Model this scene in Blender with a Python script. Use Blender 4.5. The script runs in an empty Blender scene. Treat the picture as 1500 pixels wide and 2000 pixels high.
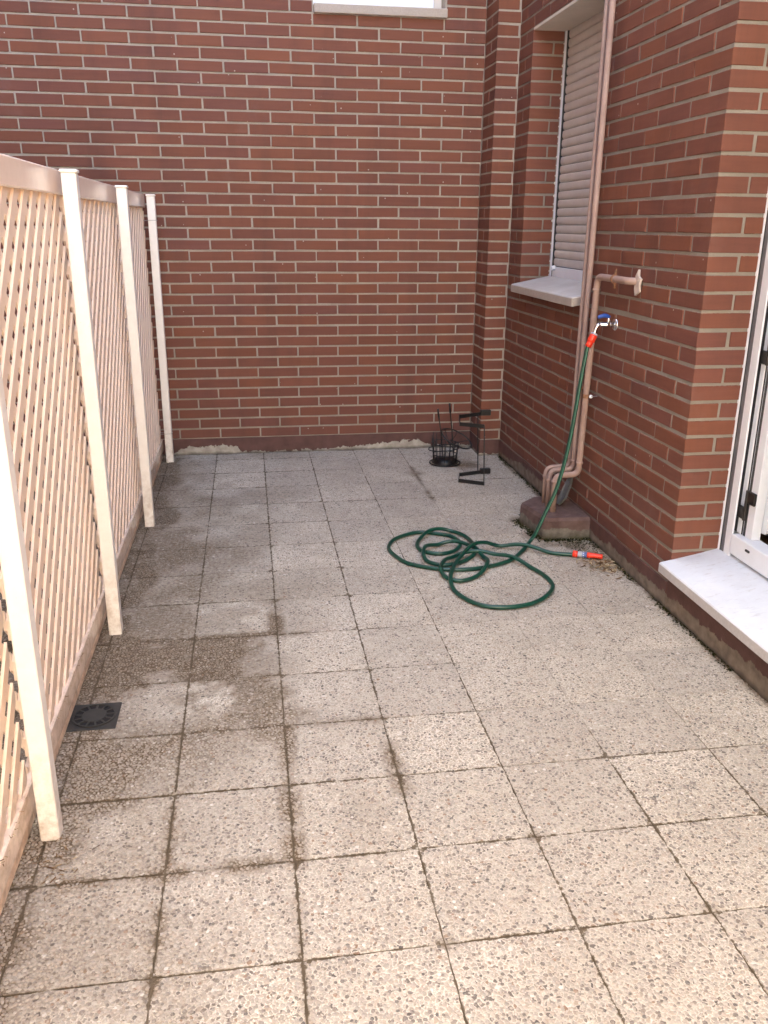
import bpy, math, random
import numpy as np
from mathutils import Vector, Matrix
random.seed(7); rng = np.random.default_rng(7)
S = bpy.context.scene
COL = S.collection
R = math.radians
ZO = 0.134                       # floor top is z = 0

# ------------------------------------------------------------------ camera, sky, sun, exposure
cam_d = bpy.data.cameras.new('camera'); cam = bpy.data.objects.new('camera', cam_d); COL.objects.link(cam)
cam.location = (-0.66264, -5.37145, 1.25591 + ZO)
cam.rotation_euler = (1.24646990, -0.00719897, -0.15205435)
cam_d.sensor_fit = 'VERTICAL'; cam_d.sensor_height = 24.0; cam_d.lens = 24.0 * 1668.6 / 2000.0
cam_d.clip_start = 0.02; cam_d.clip_end = 500
S.camera = cam

SUN_EL, SUN_AZ = R(48), R(-14)    # azimuth measured from +Y towards +X
W = bpy.data.worlds.new('World'); S.world = W; W.use_nodes = True
nt = W.node_tree; nt.nodes.clear()
wo = nt.nodes.new('ShaderNodeOutputWorld'); bg = nt.nodes.new('ShaderNodeBackground'); sk = nt.nodes.new('ShaderNodeTexSky')
sk.sky_type = 'NISHITA'; sk.sun_disc = False; sk.sun_elevation = SUN_EL; sk.sun_rotation = SUN_AZ
sk.air_density = 0.9; sk.dust_density = 2.5; sk.ozone_density = 0.6
bg.inputs['Strength'].default_value = 0.15
nt.links.new(sk.outputs[0], bg.inputs['Color']); nt.links.new(bg.outputs[0], wo.inputs['Surface'])
sd = bpy.data.lights.new('sun', 'SUN'); sun = bpy.data.objects.new('sun', sd); COL.objects.link(sun)
sd.energy = 4.5; sd.angle = R(0.5); sd.color = (1.0, 0.93, 0.83)
sdir = Vector((math.sin(SUN_AZ)*math.cos(SUN_EL), math.cos(SUN_AZ)*math.cos(SUN_EL), math.sin(SUN_EL)))
sun.rotation_euler = sdir.to_track_quat('Z', 'Y').to_euler(); sun.location = (6, 10, 14)
S.view_settings.view_transform = 'Standard'; S.view_settings.look = 'None'
S.view_settings.exposure = 3.72; S.view_settings.gamma = 1.0; S.view_settings.use_curve_mapping = False
S.view_settings.use_white_balance = True; S.view_settings.white_balance_temperature = 7000; S.view_settings.white_balance_tint = 6
S.cycles.max_bounces = 10; S.cycles.diffuse_bounces = 6

# ------------------------------------------------------------------ mesh helpers
class MB:
    def __init__(s): s.v = []; s.f = []
    def add(s, vs, fs):
        b = len(s.v); s.v += [tuple(map(float, q)) for q in vs]; s.f += [tuple(i + b for i in f) for f in fs]; return s
    def box(s, a, b, bev=0.0):
        x0, y0, z0 = a; x1, y1, z1 = b
        if bev <= 0:
            vs = [(x, y, z) for x in (x0, x1) for y in (y0, y1) for z in (z0, z1)]
            return s.add(vs, [(0,1,3,2),(4,6,7,5),(0,4,5,1),(2,3,7,6),(0,2,6,4),(1,5,7,3)])
        c = [(a[i]+b[i])/2 for i in range(3)]; h = [(b[i]-a[i])/2 for i in range(3)]
        vs = []; idx = {}
        for sx in (-1,1):
            for sy in (-1,1):
                for sz in (-1,1):
                    for ax in range(3):
                        q = [c[0]+sx*(h[0]-bev), c[1]+sy*(h[1]-bev), c[2]+sz*(h[2]-bev)]
                        q[ax] = c[ax] + (sx, sy, sz)[ax]*h[ax]
                        idx[(sx,sy,sz,ax)] = len(vs); vs.append(q)
        fs = []
        def face(keys, n):
            ids = [idx[k] for k in keys]
            p = [Vector(vs[i]) for i in ids]
            nn = (p[1]-p[0]).cross(p[2]-p[0])
            if nn.dot(Vector(n)) < 0: ids = ids[::-1]
            fs.append(tuple(ids))
        for ax in range(3):
            o = [i for i in range(3) if i != ax]
            for sg in (-1,1):
                ks = []
                for (u, w) in ((-1,-1),(1,-1),(1,1),(-1,1)):
                    k = [0,0,0]; k[ax] = sg; k[o[0]] = u; k[o[1]] = w; ks.append((*k, ax))
                n = [0,0,0]; n[ax] = sg; face(ks, n)
        for ax in range(3):
            o = [i for i in range(3) if i != ax]
            for u in (-1,1):
                for w in (-1,1):
                    ks = []
                    for sg, which in ((-1,o[0]),(1,o[0]),(1,o[1]),(-1,o[1])):
                        k = [0,0,0]; k[ax] = sg; k[o[0]] = u; k[o[1]] = w; ks.append((*k, which))
                    n = [0,0,0]; n[o[0]] = u; n[o[1]] = w; face(ks, n)
        for sx in (-1,1):
            for sy in (-1,1):
                for sz in (-1,1): face([(sx,sy,sz,a_) for a_ in range(3)], (sx,sy,sz))
        return s.add(vs, fs)
    def tube(s, pts, r, seg=10, cap=True):
        P = [Vector(p) for p in pts]; n = len(P)
        rr = r if hasattr(r, '__len__') else [r]*n
        T = [(P[min(i+1,n-1)]-P[max(i-1,0)]).normalized() for i in range(n)]
        u = T[0].orthogonal().normalized(); vs = []; fs = []
        for i in range(n):
            u = (u - T[i]*u.dot(T[i])).normalized(); w = T[i].cross(u)
            for k in range(seg):
                a = 2*math.pi*k/seg; vs.append(P[i] + (u*math.cos(a)+w*math.sin(a))*rr[i])
        for i in range(n-1):
            for k in range(seg):
                k2 = (k+1) % seg; fs.append((i*seg+k, i*seg+k2, (i+1)*seg+k2, (i+1)*seg+k))
        if cap: fs.append(tuple(range(seg))[::-1]); fs.append(tuple((n-1)*seg+k for k in range(seg)))
        return s.add(vs, fs)
    def lathe(s, p0, axis, prof, seg=20):
        """prof: (distance along the axis, radius)"""
        p0 = Vector(p0); a = Vector(axis).normalized()
        return s.tube_prof([p0 + a*d for d, _ in prof], a, [q for _, q in prof], seg)
    def tube_prof(s, P, a, rr, seg):
        u = a.orthogonal().normalized(); w = a.cross(u); vs = []; fs = []; n = len(P)
        for i in range(n):
            for k in range(seg):
                t = 2*math.pi*k/seg; vs.append(P[i] + (u*math.cos(t)+w*math.sin(t))*max(rr[i], 1e-5))
        for i in range(n-1):
            for k in range(seg):
                k2 = (k+1) % seg; fs.append((i*seg+k, i*seg+k2, (i+1)*seg+k2, (i+1)*seg+k))
        fs.append(tuple(range(seg))[::-1]); fs.append(tuple((n-1)*seg+k for k in range(seg)))
        return s.add(vs, fs)
    def prism(s, poly, ext):
        """poly: planar 3-D points, ext: extrusion vector"""
        n = len(poly); e = Vector(ext); P = [Vector(p) for p in poly]
        nrm = Vector((0,0,0))
        for i in range(n): nrm += P[i].cross(P[(i+1) % n])
        if nrm.dot(e) > 0: P = P[::-1]
        vs = P + [p+e for p in P]
        fs = [tuple(range(n)), tuple(range(2*n-1, n-1, -1))] + [(i, i+n, (i+1) % n + n, (i+1) % n) for i in range(n)]
        return s.add(vs, fs)
    def mesh(s, name, mat=None, smooth=False):
        me = bpy.data.meshes.new(name); me.from_pydata(s.v, [], s.f); me.update()
        if smooth: me.polygons.foreach_set('use_smooth', [True]*len(me.polygons))
        if mat: me.materials.append(mat)
        return me
    def build(s, name, mat, parent=None, smooth=False):
        return link(name, s.mesh(name, mat, smooth), parent)

def link(name, me, parent=None, loc=(0,0,0)):
    o = bpy.data.objects.new(name, me); COL.objects.link(o); o.location = loc
    if parent is not None:
        o.parent = parent
        w = parent
        off = Vector((0,0,0))
        while w is not None: off += w.location; w = w.parent
        o.location = Vector(loc) - off
    return o
def tag(o, label=None, cat=None, group=None, kind=None):
    if label: o['label'] = label
    if cat: o['category'] = cat
    if group: o['group'] = group
    if kind: o['kind'] = kind
    return o
def empty(name, loc, label, cat, group=None):
    o = bpy.data.objects.new(name, None); COL.objects.link(o); o.location = loc; o.empty_display_size = 0.1
    return tag(o, label, cat, group)
def smooth_path(P, n=6):
    P = [Vector(p) for p in P]; out = []
    for i in range(len(P)-1):
        a, b, c, d = P[max(i-1,0)], P[i], P[i+1], P[min(i+2,len(P)-1)]
        for k in range(n):
            t = k/n
            out.append(0.5*((2*b)+(c-a)*t+(2*a-5*b+4*c-d)*t*t+(3*b-a-3*c+d)*t**3))
    out.append(P[-1]); return out

# ------------------------------------------------------------------ material helpers
class NT:
    def __init__(s, name):
        s.m = bpy.data.materials.new(name); s.m.use_nodes = True; s.t = s.m.node_tree
        s.p = s.t.nodes['Principled BSDF']
    def n(s, typ, **kw):
        o = s.t.nodes.new(typ)
        for k, v in kw.items():
            if k == 'inp':
                for a, b in v.items():
                    if hasattr(b, 'is_linked') or isinstance(b, bpy.types.NodeSocket): s.t.links.new(b, o.inputs[a])
                    else: o.inputs[a].default_value = b
            else: setattr(o, k, v)
        return o
    def l(s, a, b): s.t.links.new(a, b)
    def pos(s): return s.n('ShaderNodeNewGeometry').outputs['Position']
    def noise(s, vec, scale, detail=3, rough=0.55, out='Fac'):
        return s.n('ShaderNodeTexNoise', inp={'Vector': vec, 'Scale': scale, 'Detail': detail, 'Roughness': rough}).outputs[out]
    def ramp(s, fac, stops, interp='LINEAR'):
        r = s.n('ShaderNodeValToRGB'); r.color_ramp.interpolation = interp
        e = r.color_ramp.elements
        while len(e) < len(stops): e.new(0.5)
        for el, (p, c) in zip(e, stops):
            el.position = p; el.color = (c, c, c, 1) if not hasattr(c, '__len__') else (*c, 1)
        s.l(fac, r.inputs[0]); return r.outputs['Color']
    def math(s, op, a, b=None, c=None, clamp=False):
        o = s.n('ShaderNodeMath', operation=op, use_clamp=clamp)
        for i, q in enumerate((a, b, c)):
            if q is None: continue
            if isinstance(q, bpy.types.NodeSocket): s.l(q, o.inputs[i])
            else: o.inputs[i].default_value = q
        return o.outputs[0]
    def mix(s, fac, a, b, mode='MIX'):
        o = s.n('ShaderNodeMix', data_type='RGBA', blend_type=mode)
        for i, q in ((0, fac), (6, a), (7, b)):
            if isinstance(q, bpy.types.NodeSocket): s.l(q, o.inputs[i])
            elif hasattr(q, '__len__'): o.inputs[i].default_value = (*q, 1)
            else: o.inputs[i].default_value = q
        return o.outputs[2]
    def bump(s, h, strength=0.5, dist=0.002, prev=None):
        b = s.n('ShaderNodeBump', inp={'Strength': strength, 'Distance': dist, 'Height': h})
        if prev is not None: s.l(prev, b.inputs['Normal'])
        s.l(b.outputs[0], s.p.inputs['Normal']); return b.outputs[0]
    def col(s, c):
        if isinstance(c, bpy.types.NodeSocket): s.l(c, s.p.inputs['Base Color'])
        else: s.p.inputs['Base Color'].default_value = (*c, 1)
    def set(s, **kw):
        for k, v in kw.items():
            k = {'specular_ior_level': 'Specular IOR Level'}.get(k, k.replace('_', ' ').title())
            if isinstance(v, bpy.types.NodeSocket): s.l(v, s.p.inputs[k])
            else: s.p.inputs[k].default_value = v
        return s
def plain(name, c, rough=0.5, metal=0.0, var=0.12, scale=30, bump=0.0, bscale=200):
    t = NT(name); p = t.pos()
    n = t.noise(p, scale, 4)
    t.col(t.mix(t.ramp(n, [(0.3, 0), (0.7, 1)]), tuple(q*(1-var) for q in c), tuple(min(1, q*(1+var)) for q in c)))
    t.set(roughness=rough, metallic=metal)
    if bump: t.bump(t.noise(p, bscale, 3), bump, 0.001)
    return t.m

# --- brick
def brick_mat():
    t = NT('brick'); p = t.pos()
    oi = t.n('ShaderNodeObjectInfo').outputs['Random']
    at = t.n('ShaderNodeAttribute', attribute_name='tint').outputs['Fac']
    r = t.math('FRACT', t.math('ADD', oi, at))
    r2 = t.math('FRACT', t.math('MULTIPLY', r, 37.7))
    c = t.ramp(r, [(0.0, (0.165,0.059,0.042)), (0.25, (0.183,0.066,0.045)), (0.45, (0.202,0.074,0.047)), (0.62, (0.216,0.076,0.041)), (0.8, (0.193,0.066,0.035)), (0.92, (0.179,0.066,0.052)), (1.0, (0.155,0.060,0.052))])
    c = t.mix(0.3, c, (.185,.069,.045)); c = t.mix(t.math('MULTIPLY', r2, 0.3), c, (.09,.038,.031))
    st = t.n('ShaderNodeMapping', inp={'Vector': p, 'Scale': (6, 6, 60)}).outputs[0]
    n1 = t.noise(st, 1.0, 4, 0.6)
    c = t.mix(t.ramp(n1, [(0.35, 0.0), (0.75, 0.35)]), c, (.24,.095,.06))
    n2 = t.noise(p, 450, 2)
    c = t.mix(t.ramp(n2, [(0.55, 0.0), (0.8, 0.35)]), c, (.08,.036,.03))
    # lime bloom here and there
    n3 = t.noise(p, 2.2, 5, 0.65)
    c = t.mix(t.ramp(n3, [(0.60, 0.0), (0.80, 0.22)]), c, (.30,.205,.18))
    # darker towards the foot of the wall, broken by noise
    z = t.n('ShaderNodeSeparateXYZ', inp={'Vector': p}).outputs['Z']
    g = t.math('MULTIPLY', t.math('SUBTRACT', 1.0, t.math('MULTIPLY', z, 2.4), clamp=True), t.noise(p, 7, 4), clamp=True)
    c = t.mix(t.math('MULTIPLY', g, 0.8), c, (.10,.053,.053))
    # mortar dragged over the arrises of each course
    ef = t.math('ABSOLUTE', t.math('SUBTRACT', t.math('FRACT', t.math('MULTIPLY_ADD', z, 1/0.06315, 0.5-0.134/0.06315)), 0.5))
    em = t.ramp(t.math('MULTIPLY_ADD', t.noise(p, 75, 4, 0.7), 0.16, t.math('SUBTRACT', ef, 0.08)), [(0.405, 0), (0.44, 0.85)])
    c = t.mix(em, c, (.27,.215,.17))
    vs = t.n('ShaderNodeTexVoronoi', inp={'Vector': p, 'Scale': 17.0})
    vr = t.n('ShaderNodeSeparateColor', inp={'Color': vs.outputs['Color']}).outputs[1]
    spk = t.math('MULTIPLY', t.math('LESS_THAN', vs.outputs['Distance'], t.math('MULTIPLY', vr, 0.07)), t.math('GREATER_THAN', vr, 0.72))
    c = t.mix(t.math('MULTIPLY', spk, 0.75), c, (.50,.45,.39))
    sv = t.n('ShaderNodeMapping', inp={'Vector': p, 'Scale': (5, 5, .7)}).outputs[0]
    c = t.mix(t.ramp(t.noise(sv, 1.0, 5, 0.65), [(0.48, 0.0), (0.78, 0.5)]), c, (.075,.036,.030))
    t.col(c); t.set(roughness=0.72, specular_ior_level=0.3)
    b = t.bump(n2, 0.35, 0.0006); t.bump(t.noise(p, 60, 3), 0.3, 0.0015, b)
    return t.m
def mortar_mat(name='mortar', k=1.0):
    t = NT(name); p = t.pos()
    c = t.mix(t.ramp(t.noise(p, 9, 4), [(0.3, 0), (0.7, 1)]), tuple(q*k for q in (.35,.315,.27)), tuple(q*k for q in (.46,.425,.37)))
    c = t.mix(t.ramp(t.noise(p, 350, 2), [(0.45, 0), (0.75, 0.6)]), c, (.25,.21,.17))
    z = t.n('ShaderNodeSeparateXYZ', inp={'Vector': p}).outputs['Z']
    g = t.math('MULTIPLY', t.math('SUBTRACT', 1.0, t.math('MULTIPLY', z, 1.0), clamp=True), t.ramp(t.noise(p, 5, 4), [(0.3, 0.2), (0.7, 1)]), clamp=True)
    c = t.mix(t.math('MULTIPLY', g, 0.7), c, (.23,.20,.165))
    t.col(c); t.set(roughness=0.95, specular_ior_level=0.1)
    b = t.bump(t.noise(p, 500, 2), 0.8, 0.0012); t.bump(t.noise(p, 45, 3), 0.8, 0.004, b)
    return t.m
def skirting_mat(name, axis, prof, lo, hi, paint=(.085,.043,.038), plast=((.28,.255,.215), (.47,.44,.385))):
    """maroon paint, flaked off up to a height that follows a profile along the wall"""
    t = NT(name); p = t.pos(); sp = t.n('ShaderNodeSeparateXYZ', inp={'Vector': p})
    a = t.math('DIVIDE', t.math('SUBTRACT', sp.outputs[axis], lo), hi-lo)
    h = t.math('MULTIPLY', t.ramp(a, prof), 0.12)
    n = t.math('MULTIPLY', t.math('SUBTRACT', t.noise(p, 28, 5, 0.65), 0.5), 0.07)
    d = t.math('SUBTRACT', t.math('ADD', h, n), sp.outputs['Z'])
    m = t.ramp(t.math('MULTIPLY_ADD', d, 120, 0.5), [(0.3, 0), (0.7, 1)])
    pa = t.mix(t.ramp(t.noise(p, 14, 5), [(0.3, 0), (0.75, 1)]), paint, tuple(q*1.6 for q in paint))
    pl = t.mix(t.ramp(t.noise(p, 22, 5), [(0.3, 0), (0.7, 1)]), *plast)
    gr = t.ramp(t.math('MULTIPLY_ADD', sp.outputs['Z'], 28, t.math('MULTIPLY', t.noise(p, 12, 4), 0.9)), [(0.35, 1), (0.95, 0)])
    c = t.mix(m, pa, pl); c = t.mix(t.math('MULTIPLY', gr, 0.9), c, (.045,.04,.03))
    t.col(c); t.set(roughness=t.math('MULTIPLY_ADD', m, 0.3, 0.6), specular_ior_level=0.25)
    b = t.bump(t.math('MULTIPLY', m, -1.0), 0.8, 0.003); t.bump(t.noise(p, 160, 4), 0.6, 0.0015, b)
    return t.m
# --- floor
LIGHT = (.50,.455,.40)
DIRT = (.085,.054,.026)
def pebble_ramp(t, r):
    return t.ramp(r, [(0.0, (.29,.255,.21)), (0.18, (.38,.34,.28)), (0.34, (.26,.215,.17)), (0.50, (.23,.205,.17)), (0.64, (.31,.25,.19)), (0.75, (.20,.17,.14)),
                      (0.86, (.15,.128,.108)), (0.945, (.10,.088,.078)), (0.97, (.23,.15,.10)), (0.985, (.56,.52,.46))], 'CONSTANT')
def tile_mat():
    t = NT('washed_pebble_concrete'); p = t.pos()
    d = t.n('ShaderNodeAttribute', attribute_name='dirt').outputs['Fac']
    oi = t.n('ShaderNodeObjectInfo').outputs['Random']
    wp = t.n('ShaderNodeVectorMath', operation='ADD', inp={0: p, 1: t.n('ShaderNodeVectorMath', operation='SCALE', inp={0: t.noise(p, 120, 2, out='Color'), 'Scale': 0.005}).outputs[0]}).outputs[0]
    v = t.n('ShaderNodeTexVoronoi', inp={'Vector': wp, 'Scale': 100, 'Randomness': 1.0})
    rnd = t.n('ShaderNodeSeparateColor', inp={'Color': v.outputs['Color']}).outputs[0]
    edge = t.n('ShaderNodeTexVoronoi', feature='DISTANCE_TO_EDGE', inp={'Vector': wp, 'Scale': 100, 'Randomness': 1.0}).outputs['Distance']
    inside = t.ramp(edge, [(0.06, 0), (0.16, 1)])
    n_low = t.noise(p, 3.5, 4)
    mtx = t.mix(t.ramp(n_low, [(0.3, 0), (0.7, 1)]), (.55,.49,.395), (.77,.70,.58))
    mtx = t.mix(t.ramp(t.noise(p, 230, 3, 0.6), [(0.40, 0.55), (0.62, 0.0)]), mtx, (.23,.195,.15))
    mtx = t.mix(t.math('MULTIPLY', oi, 0.55), mtx, (.36,.32,.27))
    dn = t.ramp(t.math('ADD', t.math('MULTIPLY', d, 1.05), t.math('MULTIPLY', t.math('SUBTRACT', t.noise(p, 70, 6, 0.75), 0.5), t.math('MULTIPLY_ADD', d, 1.3, 0.45))), [(0.16, 0), (0.72, 1)])
    ed = t.n('ShaderNodeAttribute', attribute_name='edge').outputs['Fac']; so = t.n('ShaderNodeAttribute', attribute_name='soil').outputs['Fac']
    wid = t.math('MULTIPLY', so, t.math('MULTIPLY_ADD', t.noise(p, 55, 5, 0.7), .030, -.0118))
    js = t.ramp(t.math('MULTIPLY_ADD', t.math('SUBTRACT', t.math('SUBTRACT', wid, .0016), ed), 260, 0.5), [(0.1, 0), (0.9, 1)])
    mtx_d = t.mix(t.math('MULTIPLY', dn, 0.96), mtx, DIRT)
    peb = t.mix(t.math('MULTIPLY', t.math('LESS_THAN', rnd, 0.76), 0.12), pebble_ramp(t, rnd), mtx)
    peb_d = t.mix(t.math('MULTIPLY', dn, 0.45), peb, (.20,.145,.09))
    # the pale slurry left on the less worn tiles hides part of the pebbles
    veil = t.ramp(t.noise(p, 11, 4), [(0.32, 0.45), (0.62, 0.0)])
    inside = t.math('MULTIPLY', inside, t.math('MAXIMUM', t.math('SUBTRACT', 1.0, veil), dn))
    dark = t.math('GREATER_THAN', rnd, 0.80); dark = t.math('MULTIPLY', dark, t.math('LESS_THAN', rnd, 0.96))
    inside = t.math('MAXIMUM', inside, t.math('MULTIPLY', t.ramp(edge, [(0.10, 0), (0.2, 1)]), dark))
    c = t.mix(inside, mtx_d, peb_d)
    c = t.mix(t.math('MULTIPLY', js, 0.9), c, t.mix(t.noise(p, 90, 3), (.04,.028,.016), (.12,.085,.045)))
    t.col(c); t.set(roughness=0.85, specular_ior_level=0.25)
    b = t.bump(t.ramp(edge, [(0.0, 0), (0.3, 1)]), 0.5, 0.002); t.bump(t.noise(p, 320, 3), 0.35, 0.001, b)
    return t.m
def pebble_mat():
    t = NT('pebble'); p = t.pos()
    r = t.n('ShaderNodeAttribute', attribute_name='tint').outputs['Fac']
    d = t.n('ShaderNodeAttribute', attribute_name='dirt').outputs['Fac']
    c = t.mix(t.math('MULTIPLY', t.math('LESS_THAN', r, 0.76), 0.25), pebble_ramp(t, r), (.50,.455,.38))
    dn = t.ramp(t.math('ADD', t.math('MULTIPLY', d, 1.05), t.math('MULTIPLY', t.math('SUBTRACT', t.noise(p, 70, 6, 0.75), 0.5), t.math('MULTIPLY_ADD', d, 1.3, 0.45))), [(0.16, 0), (0.72, 1)])
    c = t.mix(t.math('MULTIPLY', dn, 0.42), c, (.20,.145,.09))
    c = t.mix(t.ramp(t.noise(p, 220, 3), [(0.4, 0), (0.75, 0.3)]), c, (.56,.51,.45))
    t.col(c); t.set(roughness=0.7, specular_ior_level=0.35)
    t.bump(t.noise(p, 500, 2), 0.3, 0.0006)
    return t.m
def grout_mat():
    t = NT('joint_fill'); p = t.pos()
    sp = t.n('ShaderNodeSeparateXYZ', inp={'Vector': p})
    n = t.noise(p, 3.1, 5, 0.75)
    # joints towards the middle right are filled with pale slurry
    g = t.math('MULTIPLY', t.math('MULTIPLY', t.math('SUBTRACT', 1.0, t.math('ABSOLUTE', t.math('MULTIPLY_ADD', sp.outputs['Y'], 0.6, 1.2)), clamp=True), 2.5, clamp=True), t.ramp(sp.outputs['X'], [(0.0, 0), (0.15, 1)]))
    n = t.math('SUBTRACT', n, t.math('MULTIPLY', g, 0.3))
    m = t.ramp(n, [(0.34, 0), (0.50, 1)])
    c = t.mix(m, t.mix(g, (.15,.115,.08), (.34,.30,.25)), t.mix(t.noise(p, 40, 3), (.055,.042,.028), (.11,.082,.05)))
    t.col(c); t.set(roughness=0.95, specular_ior_level=0.1)
    t.bump(t.noise(p, 260, 3), 0.8, 0.003)
    return t.m
def sill_mat(name, c1, c2, dirt, vein=7):
    t = NT(name); p = t.pos()
    n = t.noise(p, vein, 6, 0.65)
    c = t.mix(t.ramp(n, [(0.3, 0), (0.7, 1)]), c1, c2)
    st = t.n('ShaderNodeMapping', inp={'Vector': p, 'Scale': (18, 60, 10)}).outputs[0]
    c = t.mix(t.ramp(t.noise(st, 1.0, 5, 0.7), [(0.56, 0.0), (0.74, 0.55)]), c, dirt)
    nz = t.n('ShaderNodeSeparateXYZ', inp={'Vector': t.n('ShaderNodeNewGeometry').outputs['Normal']}).outputs['Z']
    side = t.math('SUBTRACT', 1.0, t.math('ABSOLUTE', nz), clamp=True)
    rough = t.mix(t.ramp(t.noise(p, 120, 4), [(0.3, 0), (0.7, 1)]), tuple(q*0.55 for q in c1), tuple(q*0.85 for q in c1))
    c = t.mix(t.math('MULTIPLY', side, 0.75), c, t.mix(0.5, rough, (.36,.26,.19)))
    t.col(c); t.set(roughness=t.math('MULTIPLY_ADD', side, 0.4, 0.42), specular_ior_level=0.4)
    t.bump(t.noise(p, 150, 4), 0.2, 0.001)
    return t.m
def lacquer(name, c, rough, soil=(.34,.24,.15)):
    t = NT(name); p = t.pos(); z = t.n('ShaderNodeSeparateXYZ', inp={'Vector': p}).outputs['Z']
    lowg = t.math('SUBTRACT', 1.0, t.math('MULTIPLY', z, 3.2), clamp=True)
    m = t.math('MULTIPLY', t.math('MULTIPLY_ADD', lowg, 0.75, 0.10), t.ramp(t.noise(p, 24, 5, 0.7), [(0.40, 0), (0.75, 1)]))
    cc = t.mix(m, c, soil)
    cc = t.mix(t.ramp(t.noise(p, 300, 2), [(0.68, 0), (0.8, 0.5)]), cc, soil)
    t.col(cc); t.set(roughness=rough, specular_ior_level=0.5)
    t.bump(t.noise(p, 40, 2), 0.08, 0.001)
    return t.m
def pipe_mat():
    t = NT('old_pipe_paint'); p = t.pos()
    c = t.mix(t.ramp(t.noise(p, 9, 5, 0.65), [(0.3, 0), (0.7, 1)]), (.29,.19,.16), (.40,.285,.24))
    c = t.mix(t.ramp(t.noise(p, 55, 5, 0.7), [(0.62, 0), (0.72, 0.8)]), c, (.24,.13,.10))
    t.col(c); t.set(roughness=0.6)
    t.bump(t.noise(p, 70, 4), 0.3, 0.0015)
    return t.m
def block_mat():
    t = NT('painted_concrete'); p = t.pos(); z = t.n('ShaderNodeSeparateXYZ', inp={'Vector': p}).outputs['Z']
    n = t.noise(p, 14, 5, 0.65)
    m = t.ramp(t.math('MULTIPLY_ADD', z, 11.0, t.math('MULTIPLY', n, 0.8)), [(0.95, 0), (1.2, 1)])
    pa = t.mix(t.ramp(t.noise(p, 20, 5), [(0.3, 0), (0.7, 1)]), (.095,.058,.052), (.16,.108,.096))
    cc = t.mix(t.ramp(t.noise(p, 30, 5), [(0.3, 0), (0.7, 1)]), (.10,.088,.075), (.19,.17,.145))
    c = t.mix(m, cc, pa)
    mo = t.ramp(t.math('MULTIPLY_ADD', z, 16, t.math('MULTIPLY', t.noise(p, 22, 5, 0.7), 1.0)), [(0.5, 1), (1.05, 0)])
    c = t.mix(t.math('MULTIPLY', mo, 0.85), c, (.05,.05,.025))
    t.col(c); t.set(roughness=0.9, specular_ior_level=0.15)
    b = t.bump(t.noise(p, 35, 5), 0.7, 0.008); t.bump(t.noise(p, 240, 3), 0.5, 0.0015, b)
    return t.m
def litter_mat(name, stops):
    t = NT(name)
    r = t.n('ShaderNodeAttribute', attribute_name='tint').outputs['Fac']
    t.col(t.ramp(r, stops)); t.set(roughness=0.9, specular_ior_level=0.1); return t.m
def far_brick_mat():
    t = NT('upper_brickwork'); p = t.pos(); sp = t.n('ShaderNodeSeparateXYZ', inp={'Vector': p})
    v = t.n('ShaderNodeCombineXYZ', inp={'X': t.math('ADD', sp.outputs['X'], sp.outputs['Y']), 'Y': sp.outputs['Z']}).outputs[0]
    b = t.n('ShaderNodeTexBrick', inp={'Vector': v, 'Color1': (.17,.066,.044,1), 'Color2': (.145,.058,.045,1), 'Mortar': (.40,.355,.30,1), 'Scale': 1.0, 'Mortar Size': 0.005, 'Brick Width': 0.25, 'Row Height': 0.06315})
    t.col(b.outputs['Color']); t.set(roughness=0.85); return t.m

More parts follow.
